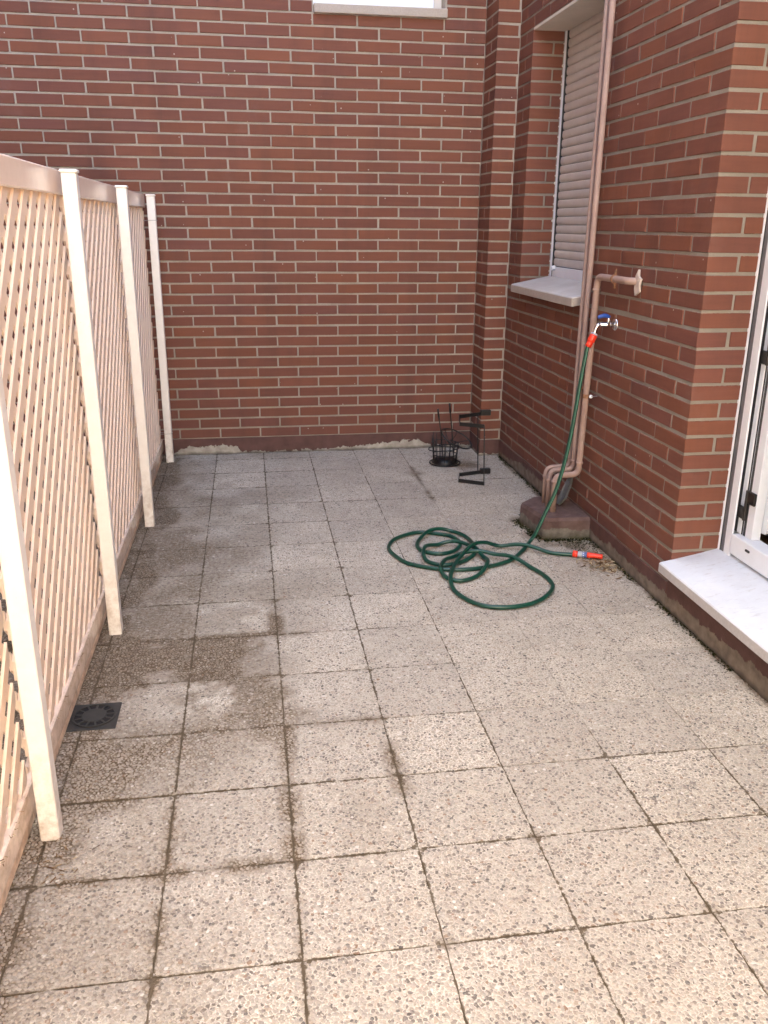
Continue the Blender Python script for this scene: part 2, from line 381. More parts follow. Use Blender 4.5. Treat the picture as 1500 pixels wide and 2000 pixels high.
M = dict(brick=brick_mat(), mortar=mortar_mat(), mortar_side=mortar_mat('darker_mortar', .66), tile=tile_mat(), pebble=pebble_mat(), grout=grout_mat(), upper=far_brick_mat(),  # mortar_side is the same mortar in a darker tone
    skirt_b=skirting_mat('skirting_back', 'X', [(0.0, 0.02), (0.06, .42), (0.18, .46), (0.215, .42), (0.235, .10), (0.42, .06), (0.60, .20), (0.72, .38), (0.82, .46), (0.86, .12), (1.0, .12)], -1.2, .75),
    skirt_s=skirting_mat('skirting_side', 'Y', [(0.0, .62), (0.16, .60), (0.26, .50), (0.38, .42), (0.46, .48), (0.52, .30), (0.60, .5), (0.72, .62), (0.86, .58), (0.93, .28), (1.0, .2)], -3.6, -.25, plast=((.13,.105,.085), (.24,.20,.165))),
    cream=lacquer('cream_lacquer', (.89,.73,.60), 0.2), post=lacquer('post_lacquer', (.87,.84,.79), 0.34), slat=lacquer('slat_paint', (.84,.67,.525), 0.5, (.22,.14,.085)),
    marble=sill_mat('pale_marble', (.66,.70,.74), (.78,.83,.88), (.42,.40,.37)), stone=sill_mat('weathered_sill', (.52,.49,.45), (.68,.66,.63), (.33,.30,.27)),
    white=plain('white_lacquer', (.80,.84,.89), 0.3, var=0.02), shutter=plain('shutter_grey', (.60,.56,.52), 0.5, var=0.05, scale=12), silicone=plain('silicone', (.72,.70,.66), 0.5, bump=0.5),
    soffit=plain('soffit_plaster', (.60,.565,.50), 0.7, var=0.06, scale=9), rubber=plain('rubber', (.03,.03,.033), 0.6), gasket=plain('grey_gasket', (.16,.165,.18), 0.55),
    black=plain('black_metal', (.008,.008,.008), 0.45, bump=0.3), hinge=plain('black_hinge', (.015,.013,.012), 0.35), pipe=pipe_mat(), block=block_mat(),
    chrome=plain('chrome', (.72,.72,.73), 0.16, 1.0, 0.03), blue=plain('blue_lever', (.02,.07,.32), 0.35), red=plain('orange_red_plastic', (.78,.045,.02), 0.35, var=0.04),
    greyp=plain('grey_plastic', (.42,.44,.50), 0.4, var=0.05), bluep=plain('blue_print', (.10,.16,.38), 0.4), hose=plain('green_hose', (.004,.052,.034), 0.33, var=0.1), pale=plain('pale_green_stripe', (.05,.22,.14), 0.35),
    rust=plain('rusty_clamp', (.23,.11,.06), 0.75, var=0.4, scale=80, bump=0.5), plaster=plain('torn_plaster', (.50,.42,.37), 0.9, var=0.2, bump=0.6), slate=plain('grey_slate', (.12,.125,.12), 0.8, var=0.25, bump=0.5),
    drain=plain('drain_plastic', (.024,.023,.021), 0.65, var=0.25, scale=40), shade_disc=plain('drain_shade', (.008,.008,.008), 0.9), wood=plain('brown_floor', (.085,.042,.022), 0.35, var=0.2, scale=14),
    room=plain('room_plaster', (.62,.60,.57), 0.8), render=plain('cream_render', (.66,.60,.52), 0.85, var=0.05, scale=3), wire=plain('tie_wire', (.30,.28,.27), 0.5), paving=plain('outer_paving', (.44,.42,.39), 0.9, var=0.12, scale=6, bump=0.4),
    moss=litter_mat('moss', [(0, (.018,.02,.008)), (.5, (.04,.042,.014)), (.8, (.075,.07,.025)), (1, (.30,.27,.2))]),
    litter=litter_mat('dry_litter', [(0, (.10,.055,.03)), (.45, (.20,.12,.06)), (.75, (.40,.30,.17)), (1, (.62,.53,.36))]))
gl = NT('door_glass'); gl.col((.55,.62,.68)); gl.set(roughness=0.04, specular_ior_level=0.6, transmission_weight=0.75); M['glass'] = gl.m

# ------------------------------------------------------------------ camera projection, only to rank which bricks show largest
CM = cam.rotation_euler.to_matrix(); CL = Vector(cam.location)
def proj(q):
    v = CM.transposed() @ (Vector(q)-CL)
    if v.z > -0.05: return None
    return (v.x/-v.z*1668.6+750, 1000-v.y/-v.z*1668.6, -v.z)

# ================================================================== WALLS
CR = 0.06315                                    # height of one course
def zrow(v): return ZO + v*CR
XR = 0.8744; YC = -2.565; HTOP = 6.6
NROW = 40
brick_cache = {}
def brick_mesh(d):
    k = tuple(int(round(q*1000)) for q in d)
    if k not in brick_cache:
        var = []
        for _ in range(4):
            mb = MB().box([-q/2 for q in d], [q/2 for q in d], 0.0022)
            mb.v = [tuple(c + random.uniform(-.0012, .0012) for c in v) for v in mb.v]
            var.append(mb.mesh('brick', M['brick']))
        brick_cache[k] = var
    return random.choice(brick_cache[k])
def lay(parent, L):
    """L: (x0,y0,z0,x1,y1,z1) bricks; the 300 that show largest become parts of their own, the rest one joined part"""
    sc = []
    for i, b in enumerate(L):
        c = [(b[k]+b[k+3])/2 for k in range(3)]; q = proj(c)
        ok = q and -60 < q[0] < 1560 and -60 < q[1] < 2060
        if ok and c[0] < -1.24 and c[2] < 1.30: ok = False          # behind the fence
        sc.append((0 if not ok else 1/q[2]**2*max(b[3]-b[0], b[4]-b[1]), i))
    sc.sort(reverse=True)
    chosen = {i for s_, i in sc[:299] if s_ > 0}
    rest = MB(); tint = []
    for i, b in enumerate(L):
        d = [b[k+3]-b[k] for k in range(3)]; c = [(b[k]+b[k+3])/2 for k in range(3)]
        if i in chosen:
            o = link('brick', brick_mesh(d), parent, [c[0]+random.uniform(-.0012,.0012), c[1]+random.uniform(-.0012,.0012), c[2]+random.uniform(-.001,.001)])
            o.rotation_euler = (random.gauss(0,.004), random.gauss(0,.005), random.gauss(0,.004))
        else:
            n0 = len(rest.f); rest.box(b[:3], b[3:], 0.0022); tint += [random.random()]*(len(rest.f)-n0)
    if rest.f:
        o = rest.build('brick', M['brick'], parent); tag(o, kind='stuff')
        a = o.data.attributes.new('tint', 'FLOAT', 'FACE'); a.data.foreach_set('value', tint)
BH = CR - 0.0107; J = 0.0095

# --- back wall (faces the camera); its top window is cut out of courses 38 and up
core = MB().box((-5.0, .006, -0.3), (.7449, .28, zrow(37.9)))
core.box((-5.0, .006, zrow(37.9)), (-.2449, .28, zrow(39.52))); core.box((.505, .006, zrow(37.9)), (.7449, .28, zrow(39.52)))
back_wall = core.build('back_wall', M['mortar'])
tag(back_wall, 'red brick back wall with pale mortar, below the small white window', 'wall', kind='thing')
L = []
for r in range(NROW):
    odd = r % 2
    k = -16
    while True:
        x0 = k*.25 + (0 if odd else .125); x1 = x0+.25
        if x0 >= .745-.02: break
        x1 = min(x1, .745)
        a, b = x0+J/2, x1-J/2
        if x1 >= .744 and not odd: b = .7445
        if r >= 38:
            if a < .51 and b > -.25:
                if a < -.25-.05: L.append((a, 0, zrow(r)-BH/2, -.252, .08, zrow(r)+BH/2))
                if b > .515+.05: L.append((.514, 0, zrow(r)-BH/2, b, .08, zrow(r)+BH/2))
                k += 1; continue
        L.append((a, 0, zrow(r)-BH/2, b, .08, zrow(r)+BH/2)); k += 1
lay(back_wall, L)
up = MB().box((-5.0, -.001, zrow(39.52)), (-.249, .28, 3.35)); up.box((.507, -.001, zrow(39.52)), (.874, .28, 3.35)); up.box((-5.0, -.001, 3.3501), (.874, .28, HTOP)); u_ = up.build('upper_brickwork', M['upper'], back_wall)
sk_ = MB().box((-5.0, -.0025, -.02), (.7446, .03, zrow(-.52)), .002).build('skirting', M['skirt_b'], back_wall)

# --- pilaster in the corner
PX0, PX1, PY = .745, XR, -.25
pil = MB().box((PX0+.003, PY+.004, -0.3), (PX1+.02, .1, zrow(39.52))).build('corner_pilaster', M['mortar'])
tag(pil, 'narrow brick pilaster between the back wall and the window wall', 'pilaster', kind='thing')
L = []
for r in range(NROW):
    z0, z1 = zrow(r)-BH/2, zrow(r)+BH/2
    if r % 2 == 0: L.append((PX0, PY, z0, PX1-J, -.003, z1))
    else:
        L.append((PX0, PY, z0, PX1-.0006, -.125-J/2, z1)); L.append((PX0, -.125+J/2, z0, PX1-J, -J, z1))
lay(pil, L)
MB().box((PX0-.0025, PY-.0025, -.02), (PX1+.003, -.0027, zrow(-.52)), .002).build('skirting', M['skirt_b'], pil)

# --- side wall with the shuttered window
WY0, WY1, WZ0, WZ1 = -1.45, -.49, zrow(14.5), zrow(35.5)
xi, xo = XR+.003, 1.075
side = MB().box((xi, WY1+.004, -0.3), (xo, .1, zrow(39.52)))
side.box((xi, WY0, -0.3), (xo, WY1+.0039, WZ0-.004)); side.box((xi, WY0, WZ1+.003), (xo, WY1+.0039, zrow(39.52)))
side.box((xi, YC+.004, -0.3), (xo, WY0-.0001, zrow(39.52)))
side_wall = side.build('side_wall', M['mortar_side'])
tag(side_wall, 'shaded red brick wall on the right, with shuttered window and pipes', 'wall', kind='thing')
A = [-.25, -.3716, -.6194, -.8612, -1.1175, -1.361, -1.475, -1.722, -1.975, -2.19, -2.442, YC]
B = [-.25, -.494, -.739, -.984, -1.2325, -1.354, -1.604, -1.857, -2.072, -2.32, YC]
L = []
for r in range(NROW):
    z0, z1 = zrow(r)-BH/2, zrow(r)+BH/2
    js = A if r % 2 else B
    win = 15 <= r <= 35
    for k in range(len(js)-1):
        y1, y0 = js[k], js[k+1]
        far_c, near_c = False, (k == len(js)-2)
        if win:
            if y0 < WY1-.02 and y1 > WY0+.02:
                if y1 > WY1+.03: y0 = WY1; near_c = True
                elif y0 < WY0-.03: y1 = WY0; far_c = True
                else: continue
            elif y1 > WY1 and abs(y0-WY1) < .02: y0 = WY1; near_c = True
            elif abs(y1-WY0) < .03: y1 = WY0; far_c = True
        a = y0 + (0 if near_c else J/2); b = y1 - (0 if far_c else (J if k == 0 else J/2))
        if k == 0 and r % 2 == 0: b = y1 - .001
        if near_c and r % 2: L.append((XR, a, z0, 1.068 if k == len(js)-2 else 1.044, b, z1))      # stretcher showing in the reveal
        elif near_c:
            L.append((XR, a, z0, .9845, b, z1))
            L.append((.9945, a, z0, 1.068 if k == len(js)-2 else 1.044, a+.10, z1))
        elif r == 14: L.append((XR, a, z0, XR+.08, b, z1-.008))
        else: L.append((XR, a, z0, XR+.08, b, z1))
L = [b for b in L if not (b[2] < zrow(1) and b[0] > .99)]
lay(side_wall, L)
MB().box((XR-.001, -7.9, zrow(39.52)), (1.30, -.001, 4.3)).build('upper_brickwork', M['upper'], side_wall)
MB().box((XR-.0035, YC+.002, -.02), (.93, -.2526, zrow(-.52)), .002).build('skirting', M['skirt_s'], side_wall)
MB().box((xi, -4.2, WZ1+.003), (xo+.1, YC-.0005, zrow(39.52))).build('door_lintel', M['soffit'], side_wall)
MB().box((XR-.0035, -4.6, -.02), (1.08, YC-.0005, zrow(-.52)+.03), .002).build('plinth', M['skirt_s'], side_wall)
MB().box((XR, -7.9, -.3), (1.08, -3.90, zrow(39.5))).build('wall_beyond_door', M['upper'], side_wall)

# ================================================================== WINDOW in the side wall
win = empty('shuttered_window', (1.06, -.97, WZ0), 'tall narrow window closed by a grey roller shutter, behind the pipes', 'window')
fx0, fx1 = 1.046, 1.10
f = MB()
f.box((fx0, WY1-.026, WZ0+.04), (fx1, WY1-.001, WZ1), .002); f.box((fx0, WY0+.001, WZ0+.04), (fx1, WY0+.026, WZ1), .002)
f.box((fx0+.001, WY0+.026, WZ0+.041), (fx1, WY1-.026, WZ0+.052), .002)
f.build('frame', M['white'], win)
g = MB().box((fx0+.004, WY1-.032, WZ0+.055), (fx1, WY1-.0265, WZ1-.01)); g.build('guide_seal', M['rubber'], win)
nz = 27; z_b = WZ0+.125; pitch = (WZ1-.006-z_b)/nz
prof = [(.0125, 0), (.0065, .004), (.0038, .012), (.0026, pitch*.5), (.0036, pitch-.010), (.0060, pitch-.003), (.013, pitch-.0015)]
def slat_mesh():
    mb = MB(); n = len(prof); ys = (WY0+.028, WY1-.033)
    vs = [(x, y, z) for y in ys for x, z in prof]
    fs = [(i, i+1, n+i+1, n+i) for i in range(n-1)]
    mb.add(vs, fs); me = mb.mesh('shutter_slat', M['shutter'], True); return me
sm = slat_mesh()
for k in range(nz): link('shutter_slat', sm, win, (fx0+.008+random.uniform(0,.0012), 0, z_b+k*pitch))
MB().box((fx0+.006, WY0+.028, WZ0+.054), (fx0+.022, WY1-.033, WZ0+.122), .003).build('bottom_bar', M['white'], win)
MB().lathe((fx0+.006, WY1-.075, WZ0+.118), (-1, 0, -.15), [(0, .013), (.004, .014), (.022, .012), (.024, .009)], 14).build('stopper', M['white'], win)
MB().box((fx0+.035, WY0+.01, WZ0), (fx1+.03, WY1-.01, WZ1)).build('box_back', M['rubber'], win)
s_ = MB().box((XR+.0005, WY0, WZ1-.012), (fx1+.02, -1.0, WZ1+.0015), .001); s_.box((XR+.0005, -.9985, WZ1-.012), (fx1+.02, WY1-.001, WZ1+.0015), .001)
s_.build('soffit', M['soffit'], win)
for k in range(26):                                # blobs of sealant along the frame
    z = WZ0+.06+(WZ1-WZ0-.08)*k/25+random.uniform(-.015,.015); r = random.uniform(.003, .008)
    MB().lathe((fx0-.001, WY1-.003, z-r), (0, 0, 1), [(0, r*.3), (r*.6, r*.9), (r*1.3, r*.8), (r*2, r*.2)], 7).build('sealant_blob', M['silicone'], win)
wsill = MB()
x0, x1 = .820, 1.046
zf_, zb_ = .940+ZO, .986+ZO
def slab(mb, x0, x1, y0, y1, zt0, zt1, th, bev=.004):
    n0 = len(mb.v); mb.box((x0, y0, -th), (x1, y1, 0), bev)
    mb.v[n0:] = [(x, y, z + zt0 + (zt1-zt0)*(x-x0)/(x1-x0)) for x, y, z in mb.v[n0:]]
slab(wsill, x0, x1, -1.475, -.497, zf_, zb_, .042)
o = wsill.build('window_sill', M['stone']); tag(o, 'weathered pale stone sill jutting out under the shuttered window', 'sill', kind='thing')

# ================================================================== small WINDOW high in the back wall
tw = empty('upper_window', (.13, .1, 2.41+ZO), 'bright white window cut off by the top edge, above the stone ledge', 'window')
MB().box((-.245, .095, 2.40+ZO), (.455, .13, 3.3+ZO), .002).build('white_panel', M['white'], tw)
MB().box((.455, .09, 2.40+ZO), (.50, .14, 3.3+ZO), .002).build('dark_reveal', M['shutter'], tw)
MB().box((-.245, .085, 2.405+ZO), (.455, .0945, 2.428+ZO), .002).build('frame_rail', M['white'], tw)
MB().box((-.245, .15, 2.36+ZO), (.50, .20, 3.3+ZO)).build('back_board', M['rubber'], tw)
tsill = MB(); tsill.box((-.243, -.032, 2.3655+ZO), (.511, .11, 2.411+ZO), .003)
o = tsill.build('window_sill', M['stone']); tag(o, 'stained pale stone ledge high on the back wall under the white window', 'sill', kind='thing')

# ================================================================== DOOR and its marble step
FZ0 = .100+ZO
ds = MB(); slab(ds, .829, 1.12, -4.1, -2.560, .053+ZO, .110+ZO, .040)
o = ds.build('door_step', M['marble']); tag(o, 'broad white marble door step at the right edge', 'step', kind='thing')
door = empty('terrace_door', (1.08, -2.6, FZ0), 'open white metal terrace door with black hinges above the marble step', 'door')
ft = 2.24+ZO
fr = MB()
fr.box((1.058, -2.5745, FZ0-.01), (1.13, -2.5492, ft), .002)
fr.box((1.060, -2.644, FZ0-.01), (1.0675, -2.6015, ft), .002); fr.box((1.0676, -2.603, FZ0-.01), (1.125, -2.560, ft), .001)
fr.box((1.058, -3.80, FZ0+.012), (1.125, -2.6445, .188+ZO), .003)
fr.build('frame', M['white'], door)
MB().box((1.0625, -2.6014, FZ0-.01), (1.12, -2.5746, ft)).build('gasket', M['gasket'], door)
MB().box((1.0605, -2.5800, FZ0-.01), (1.0622, -2.5747, ft)).build('gasket_lip', M['rubber'], door)
MB().box((1.052, -2.772, .158+ZO), (1.0585, -2.748, .166+ZO), .0015).build('drain_slot', M['rubber'], door)
zs0, zs1 = .1885+ZO, 2.2+ZO
MB().box((1.086, -2.630, zs0), (1.12, -2.6035, zs1)).build('inner_seal', M['rubber'], door)
MB().box((1.085, -2.6568, zs0), (1.12, -2.6303, zs1), .0015).build('leaf_profile', M['white'], door)
MB().box((1.087, -2.6852, zs0), (1.12, -2.6571, zs1)).build('inner_seal', M['rubber'], door)
MB().box((1.0845, -2.6735, zs0), (1.0869, -2.6705, zs1)).build('bright_strip', M['chrome'], door)
MB().box((1.085, -2.7275, zs0), (1.12, -2.6855, zs1), .0015).build('leaf_profile', M['white'], door)
for k in range(20):
    z = FZ0+.02+k*.065+random.uniform(-.01,.01); r = random.uniform(.003,.0065)
    MB().lathe((1.063, -2.5665+.018, z-r), (0, 0, 1), [(0, r*.3), (r*.6, r*.9), (r*1.3, r*.8), (r*2, r*.2)], 7).build('sealant_blob', M['silicone'], door)
leaf = empty('leaf', (0,0,0), None, None); leaf.parent = door
lx, ly = 1.102, -2.680
leaf.location = (lx-1.08, ly+2.6, 0)
leaf.rotation_euler = (0, 0, R(24))          # swung inwards
lz0, lz1 = .205+ZO-FZ0, 2.15+ZO-FZ0
def lp(name, a, b, mat, bev=.002):
    me = MB().box(a, b, bev).mesh(name, mat); q = bpy.data.objects.new(name, me); COL.objects.link(q); q.parent = leaf; return q
lp('stile', (.020, -.055, lz0), (.105, .0, lz1), M['white']); lp('stile', (.75, -.055, lz0), (.84, .0, lz1), M['white'])
lp('rail', (.1055, -.055, lz0), (.7495, .0, lz0+.10), M['white']); lp('rail', (.1055, -.055, lz1-.09), (.7495, 0, lz1), M['white'])
lp('pane', (.105, -.034, lz0+.10), (.75, -.024, lz1-.09), M['glass'], 0)
lp('weather_bar', (.03, -.075, lz0+.002), (.80, -.0555, lz0+.026), M['white'], .004)
for z in (.25, .81, 1.72):
    h = MB(); h.box((1.074, -2.671, z+ZO), (1.0845, -2.634, z+.046+ZO), .003); h.lathe((1.0765, -2.678, z+ZO), (0, 0, 1), [(0, .0065), (.112, .0065)], 12)
    h.box((1.074, -2.727, z+.066+ZO), (1.0845, -2.685, z+.112+ZO), .003)
    h.build('hinge', M['hinge'], door)
# the room behind the door
rm = MB(); rm.box((1.09, -4.6, -.3), (4.2, -.6, .150+ZO)); rm.build('room_floor', M['wood'], None); tag(bpy.data.objects['room_floor'], 'dark brown wooden floor just inside the open door', 'floor', kind='structure')
rw = MB(); rw.box((4.2, -4.6, 0), (4.3, -.6, 2.6)); rw.box((1.14, -.7, 0), (4.3, -.6, 2.6)); rw.box((1.09, -4.7, 0), (4.3, -4.6, 2.6)); rw.box((1.08, -4.6, 2.5), (4.3, -.6, 2.6)); rw.box((1.10, -2.56, 0), (1.14, -.7, 2.55))
o = rw.build('room_wall', M['room']); tag(o, 'plain pale wall of the room inside the open door', 'wall', kind='structure')

# ================================================================== FLOOR
XJ = [-2.07, -1.78, -1.485, -1.192, -.903, -.612, -.322, -.036, .264, .562, .8709]
YJ = [-.0028, -.159, -.460, -.770, -1.075, -1.385, -1.690, -2.000, -2.288, -2.592, -2.886, -3.186, -3.468, -3.752, -4.036, -4.33, -4.625, -4.92, -5.22, -5.52, -5.82]
def vnoise(x, y, s, seed):
    x = np.asarray(x)*s; y = np.asarray(y)*s
    xi_, yi_ = np.floor(x).astype(int), np.floor(y).astype(int); fx, fy = x-xi_, y-yi_
    fx = fx*fx*(3-2*fx); fy = fy*fy*(3-2*fy)
    def h(a, b):
        q = np.sin(a*127.1+b*311.7+seed*74.7)*43758.5453; return q-np.floor(q)
    return (h(xi_,yi_)*(1-fx)+h(xi_+1,yi_)*fx)*(1-fy)+(h(xi_,yi_+1)*(1-fx)+h(xi_+1,yi_+1)*fx)*fy
def fbm(x, y, s, seed): return (vnoise(x,y,s,seed)*.55+vnoise(x,y,s*2.1,seed+3)*.3+vnoise(x,y,s*4.3,seed+7)*.15)
def sm(a, b, x): t = np.clip((x-a)/(b-a), 0, 1); return t*t*(3-2*t)
def boxm(x, y, x0, x1, y0, y1, e): return sm(x0-e, x0+e, x)*(1-sm(x1-e, x1+e, x))*sm(y0-e, y0+e, y)*(1-sm(y1-e, y1+e, y))
def dirt(x, y):
    """stains: soil washed against the fence, dirty tiles, soil bleeding out of the joints"""
    x = np.asarray(x, float); y = np.asarray(y, float)
    n1 = fbm(x, y, 4.0, 1); n2 = fbm(x, y, 11.0, 5); n3 = fbm(x, y, 2.2, 9)
    lf = sm(.1, -.9, x)
    d = .05 + .05*lf + (.10+.16*lf)*sm(.42, .68, n3)*(1-.6*sm(-3.5, -4.1, y)) + .30*sm(-.3, -1.15, x)*sm(.25, .65, n1)
    d = np.maximum(d, 1.0*sm(-1.02, -1.17, x + .16*(n1-.5))*(.55+.45*sm(.35,.6,n2))*(1-.55*boxm(x, y, -1.16, -1, -4.3, -3.66, .05)))
    wx, wy = x + .30*(fbm(x, y, 7, 19)-.5) + .1*(n1-.5), y + .26*(fbm(x, y, 6, 13)-.5)
    d = np.maximum(d, .9*boxm(wx, wy, -1.3, -.64, -2.90, -2.56, .07)*sm(.30, .58, n2*.5+n1*.5+.14))
    d = np.maximum(d, .9*boxm(wx, wy, -1.3, -.91, -3.50, -3.17, .07)*sm(.28, .56, n2*.5+n1*.5+.14))
    d = np.maximum(d, .36*boxm(wx, wy, -1.3, -.6, -3.2, -.9, .25)*sm(.40, .66, fbm(x, y, 6, 17)))
    d = np.maximum(d, .62*boxm(wx, wy, -.92, -.58, -3.22, -2.86, .08)*sm(.3, .6, n2+.1))
    d = np.maximum(d, .55*boxm(x, y, -1.2, -.85, -2.60, -2.20, .09)*sm(.35, .65, n1+.05))
    d = np.maximum(d, .45*boxm(x, y, -1.25, -1.0, -2.2, -.2, .08)*sm(.35, .65, n1))
    def joint(dd, w, a): return a*np.exp(-(dd/w)**2)*(.45+.55*sm(.36, .60, n2))*(w > .019)
    g = np.zeros_like(x)
    for X, y0, y1, w, a in ((-.612, -2.66, -2.29, .034, 1.0), (-.612, -3.80, -3.15, .030, 1.0), (-.612, -3.2, -2.6, .018, .8), (-.612, -2.3, -1.4, .012, .7), (-.612, -4.4, -3.8, .02, .4), (-.903, -4.1, -3.19, .028, .7), (-.903, -3.2, -1.0, .016, .6),
                            (-.322, -3.55, -3.30, .03, .8), (-.322, -4.5, -3.5, .012, .7), (-.322, -3.2, -1.9, .010, .7), (-.036, -3.78, -3.45, .012, .8), (.264, -4.4, -3.72, .014, .8), (-.322, -1.9, -1.0, .010, .6), (.264, -1.2, -.45, .02, .7)):
        g = np.maximum(g, joint(x-X, w, a)*sm(y0-.05, y0+.05, y)*(1-sm(y1-.05, y1+.05, y)))
    for Y, x0, x1, w, a in ((-2.592, -1.2, -.5, .035, .9), (-2.886, -1.2, -.62, .04, .9), (-3.186, -1.2, -.3, .028, .8), (-3.468, -1.2, -.3, .018, .7), (-3.752, -1.2, -.62, .03, .8), (-3.752, -.5, .3, .010, .7), (-4.036, -.4, .3, .016, .6), (-2.288, -1.2, -.3, .016, .6),
                            (-2.0, -1.2, -.2, .012, .5), (-1.69, -1.2, -.2, .010, .5), (-1.075, -1.2, .3, .010, .5), (-.46, -1.2, .0, .014, .5), (-.77, -.7, .7, .010, .5)):
        g = np.maximum(g, joint(y-Y, w, a)*sm(x0-.05, x0+.05, x)*(1-sm(x1-.05, x1+.05, x)))
    for X, Y, r, a in ((-.322, -3.468, .035, .55), (-.036, -3.752, .03, .5), (-.322, -4.036, .035, .5), (.264, -4.036, .03, .45), (-.903, -3.752, .04, .7), (-1.18, -3.64, .09, 1.0), (-1.18, -2.55, .08, 1.0), (-1.18, -1.39, .07, .9), (-1.18, -.2, .1, .9),
                       (.61, -.46, .11, .75), (.54, -.30, .10, .6), (.64, -1.72, .07, .9), (.74, -1.86, .12, .85), (.82, -2.05, .10, .8), (.78, -2.0, .09, .7), (.62, -1.5, .06, .8), (.264, -.60, .06, .6)):
        g = np.maximum(g, a*np.exp(-((x-X)**2+(y-Y)**2)/r**2)*sm(.3, .6, n2+.12))
    d = np.maximum(d, g)
    d = np.maximum(d, 1.0*sm(.835, .872, x + .05*(n1-.5))*(.5+.5*sm(.35, .6, n2)))
    d = np.maximum(d, .7*sm(-.05, -.005, y + .03*(n1-.5))*(.4+.6*sm(.35,.6,n2)))
    return np.clip(d, 0, 1)
def joint_soil(x, y):
    """how much soil and moss sits in the joints round a place"""
    x = np.asarray(x, float); y = np.asarray(y, float)
    w = sm(.36, .62, fbm(x, y, 2.6, 31)*.6 + fbm(x, y, 9, 37)*.45)
    w = w*(1 - .97*boxm(x, y, .0, 1.2, -3.3, -.9, .25))*(1 - .6*sm(-2.4, -1.6, y)*sm(-.4, -.1, x)) + .40*sm(-.2, -.9, x)
    for X, y0, y1 in ((-.612, -3.8, -1.3), (-.322, -4.6, -1.3), (-.036, -3.76, -3.2), (.264, -4.5, -3.65), (-.903, -4.1, -3.2)):
        w = np.maximum(w, np.exp(-((x-X)/.05)**2)*boxm(x, y, X-.1, X+.1, y0, y1, .06)*(.30+.70*sm(.2, .65, vnoise(x, y, 7, 41))))
    for Y, x0, x1 in ((-3.468, -.75, .1), (-3.752, -.2, .45), (-4.036, -.45, .1), (-2.592, -1.2, -.5), (-2.886, -1.2, -.6), (-3.186, -1.2, -.35), (-3.752, -1.2, -.6), (-.46, -1.2, -.75), (-.77, -.6, .8), (-1.075, -.6, .4)):
        w = np.maximum(w, np.exp(-((y-Y)/.05)**2)*boxm(x, y, x0, x1, Y-.1, Y+.1, .06)*(.25+.75*sm(.25, .7, vnoise(x, y, 7, 43))))
    return np.clip(w*.95, 0, 1)
def axis_dirt(o, pts):
    a = o.data.attributes.new('dirt', 'FLOAT', 'POINT'); a.data.foreach_set('value', dirt(pts[:,0], pts[:,1]).astype(np.float32))
gb = MB().box((-2.2, -6.2, -.10), (.90, -.001, -.0022)).build('patio_floor', M['grout'])
tag(gb, 'patio paved with square pebble-faced concrete tiles', 'floor', kind='structure')
tile_h = {}
for i in range(len(XJ)-1):
    for j in range(len(YJ)-1):
        x0, x1, y1, y0 = XJ[i], XJ[i+1], YJ[j], YJ[j+1]
        g_ = .0032
        a, b, c_, d_ = x0+g_/2, x1-g_/2, y0+g_/2, y1-g_/2
        q = proj(((a+b)/2, (c_+d_)/2, 0))
        seen = q is not None and -250 < q[0] < 1750 and q[1] < 2350 and b > -1.30
        n = 15 if seen else 2
        xs = np.linspace(a, b, n+1); ys = np.linspace(c_, d_, n+1)
        jx = np.zeros((n+1, n+1)); jy = np.zeros((n+1, n+1))
        if seen:
            e = rng.normal(0, .0011, (4, n+1)); jx[0,:] += e[0]; jx[-1,:] += e[1]; jy[:,0] += e[2]; jy[:,-1] += e[3]
        X, Y = np.meshgrid(xs, ys, indexing='ij'); X = X+jx; Y = Y+jy
        dz = rng.normal(0, .0004); tx, ty = rng.normal(0, .0012, 2)
        Zt = dz + tx*(X-X.mean()) + ty*(Y-Y.mean())
        Zt[0,:] -= .0005; Zt[-1,:] -= .0005; Zt[:,0] -= .0005; Zt[:,-1] -= .0005
        tile_h[(i,j)] = (dz, tx, ty, X.mean(), Y.mean())
        top = np.stack([X, Y, Zt], -1).reshape(-1, 3); N = (n+1)
        idx = np.arange(N*N).reshape(N, N)
        fs = np.stack([idx[:-1,:-1], idx[1:,:-1], idx[1:,1:], idx[:-1,1:]], -1).reshape(-1, 4).tolist()
        rim = list(idx[:,0]) + list(idx[-1,1:]) + list(idx[-2::-1,-1]) + list(idx[0,-2:0:-1])
        low = top[rim].copy(); low[:,2] = -.03
        v = np.concatenate([top, low]); nb = len(top); m_ = len(rim)
        fs += [(rim[(k+1) % m_], rim[k], nb+k, nb+(k+1) % m_) for k in range(m_)]
        ctr = np.array([X.mean(), Y.mean(), 0.0]); me = bpy.data.meshes.new('tile'); me.from_pydata((v-ctr).tolist(), [], fs); me.update(); me.materials.append(M['tile'])
        o = link('tile', me, gb, ctr); axis_dirt(o, v)
        ed = np.minimum.reduce([X-a, b-X, Y-c_, d_-Y]).clip(0).reshape(-1)
        for nm, val in (('edge', ed), ('soil', joint_soil(top[:,0], top[:,1]))):
            at_ = me.attributes.new(nm, 'FLOAT', 'POINT'); at_.data.foreach_set('value', np.concatenate([val, np.zeros(m_)]).astype(np.float32))
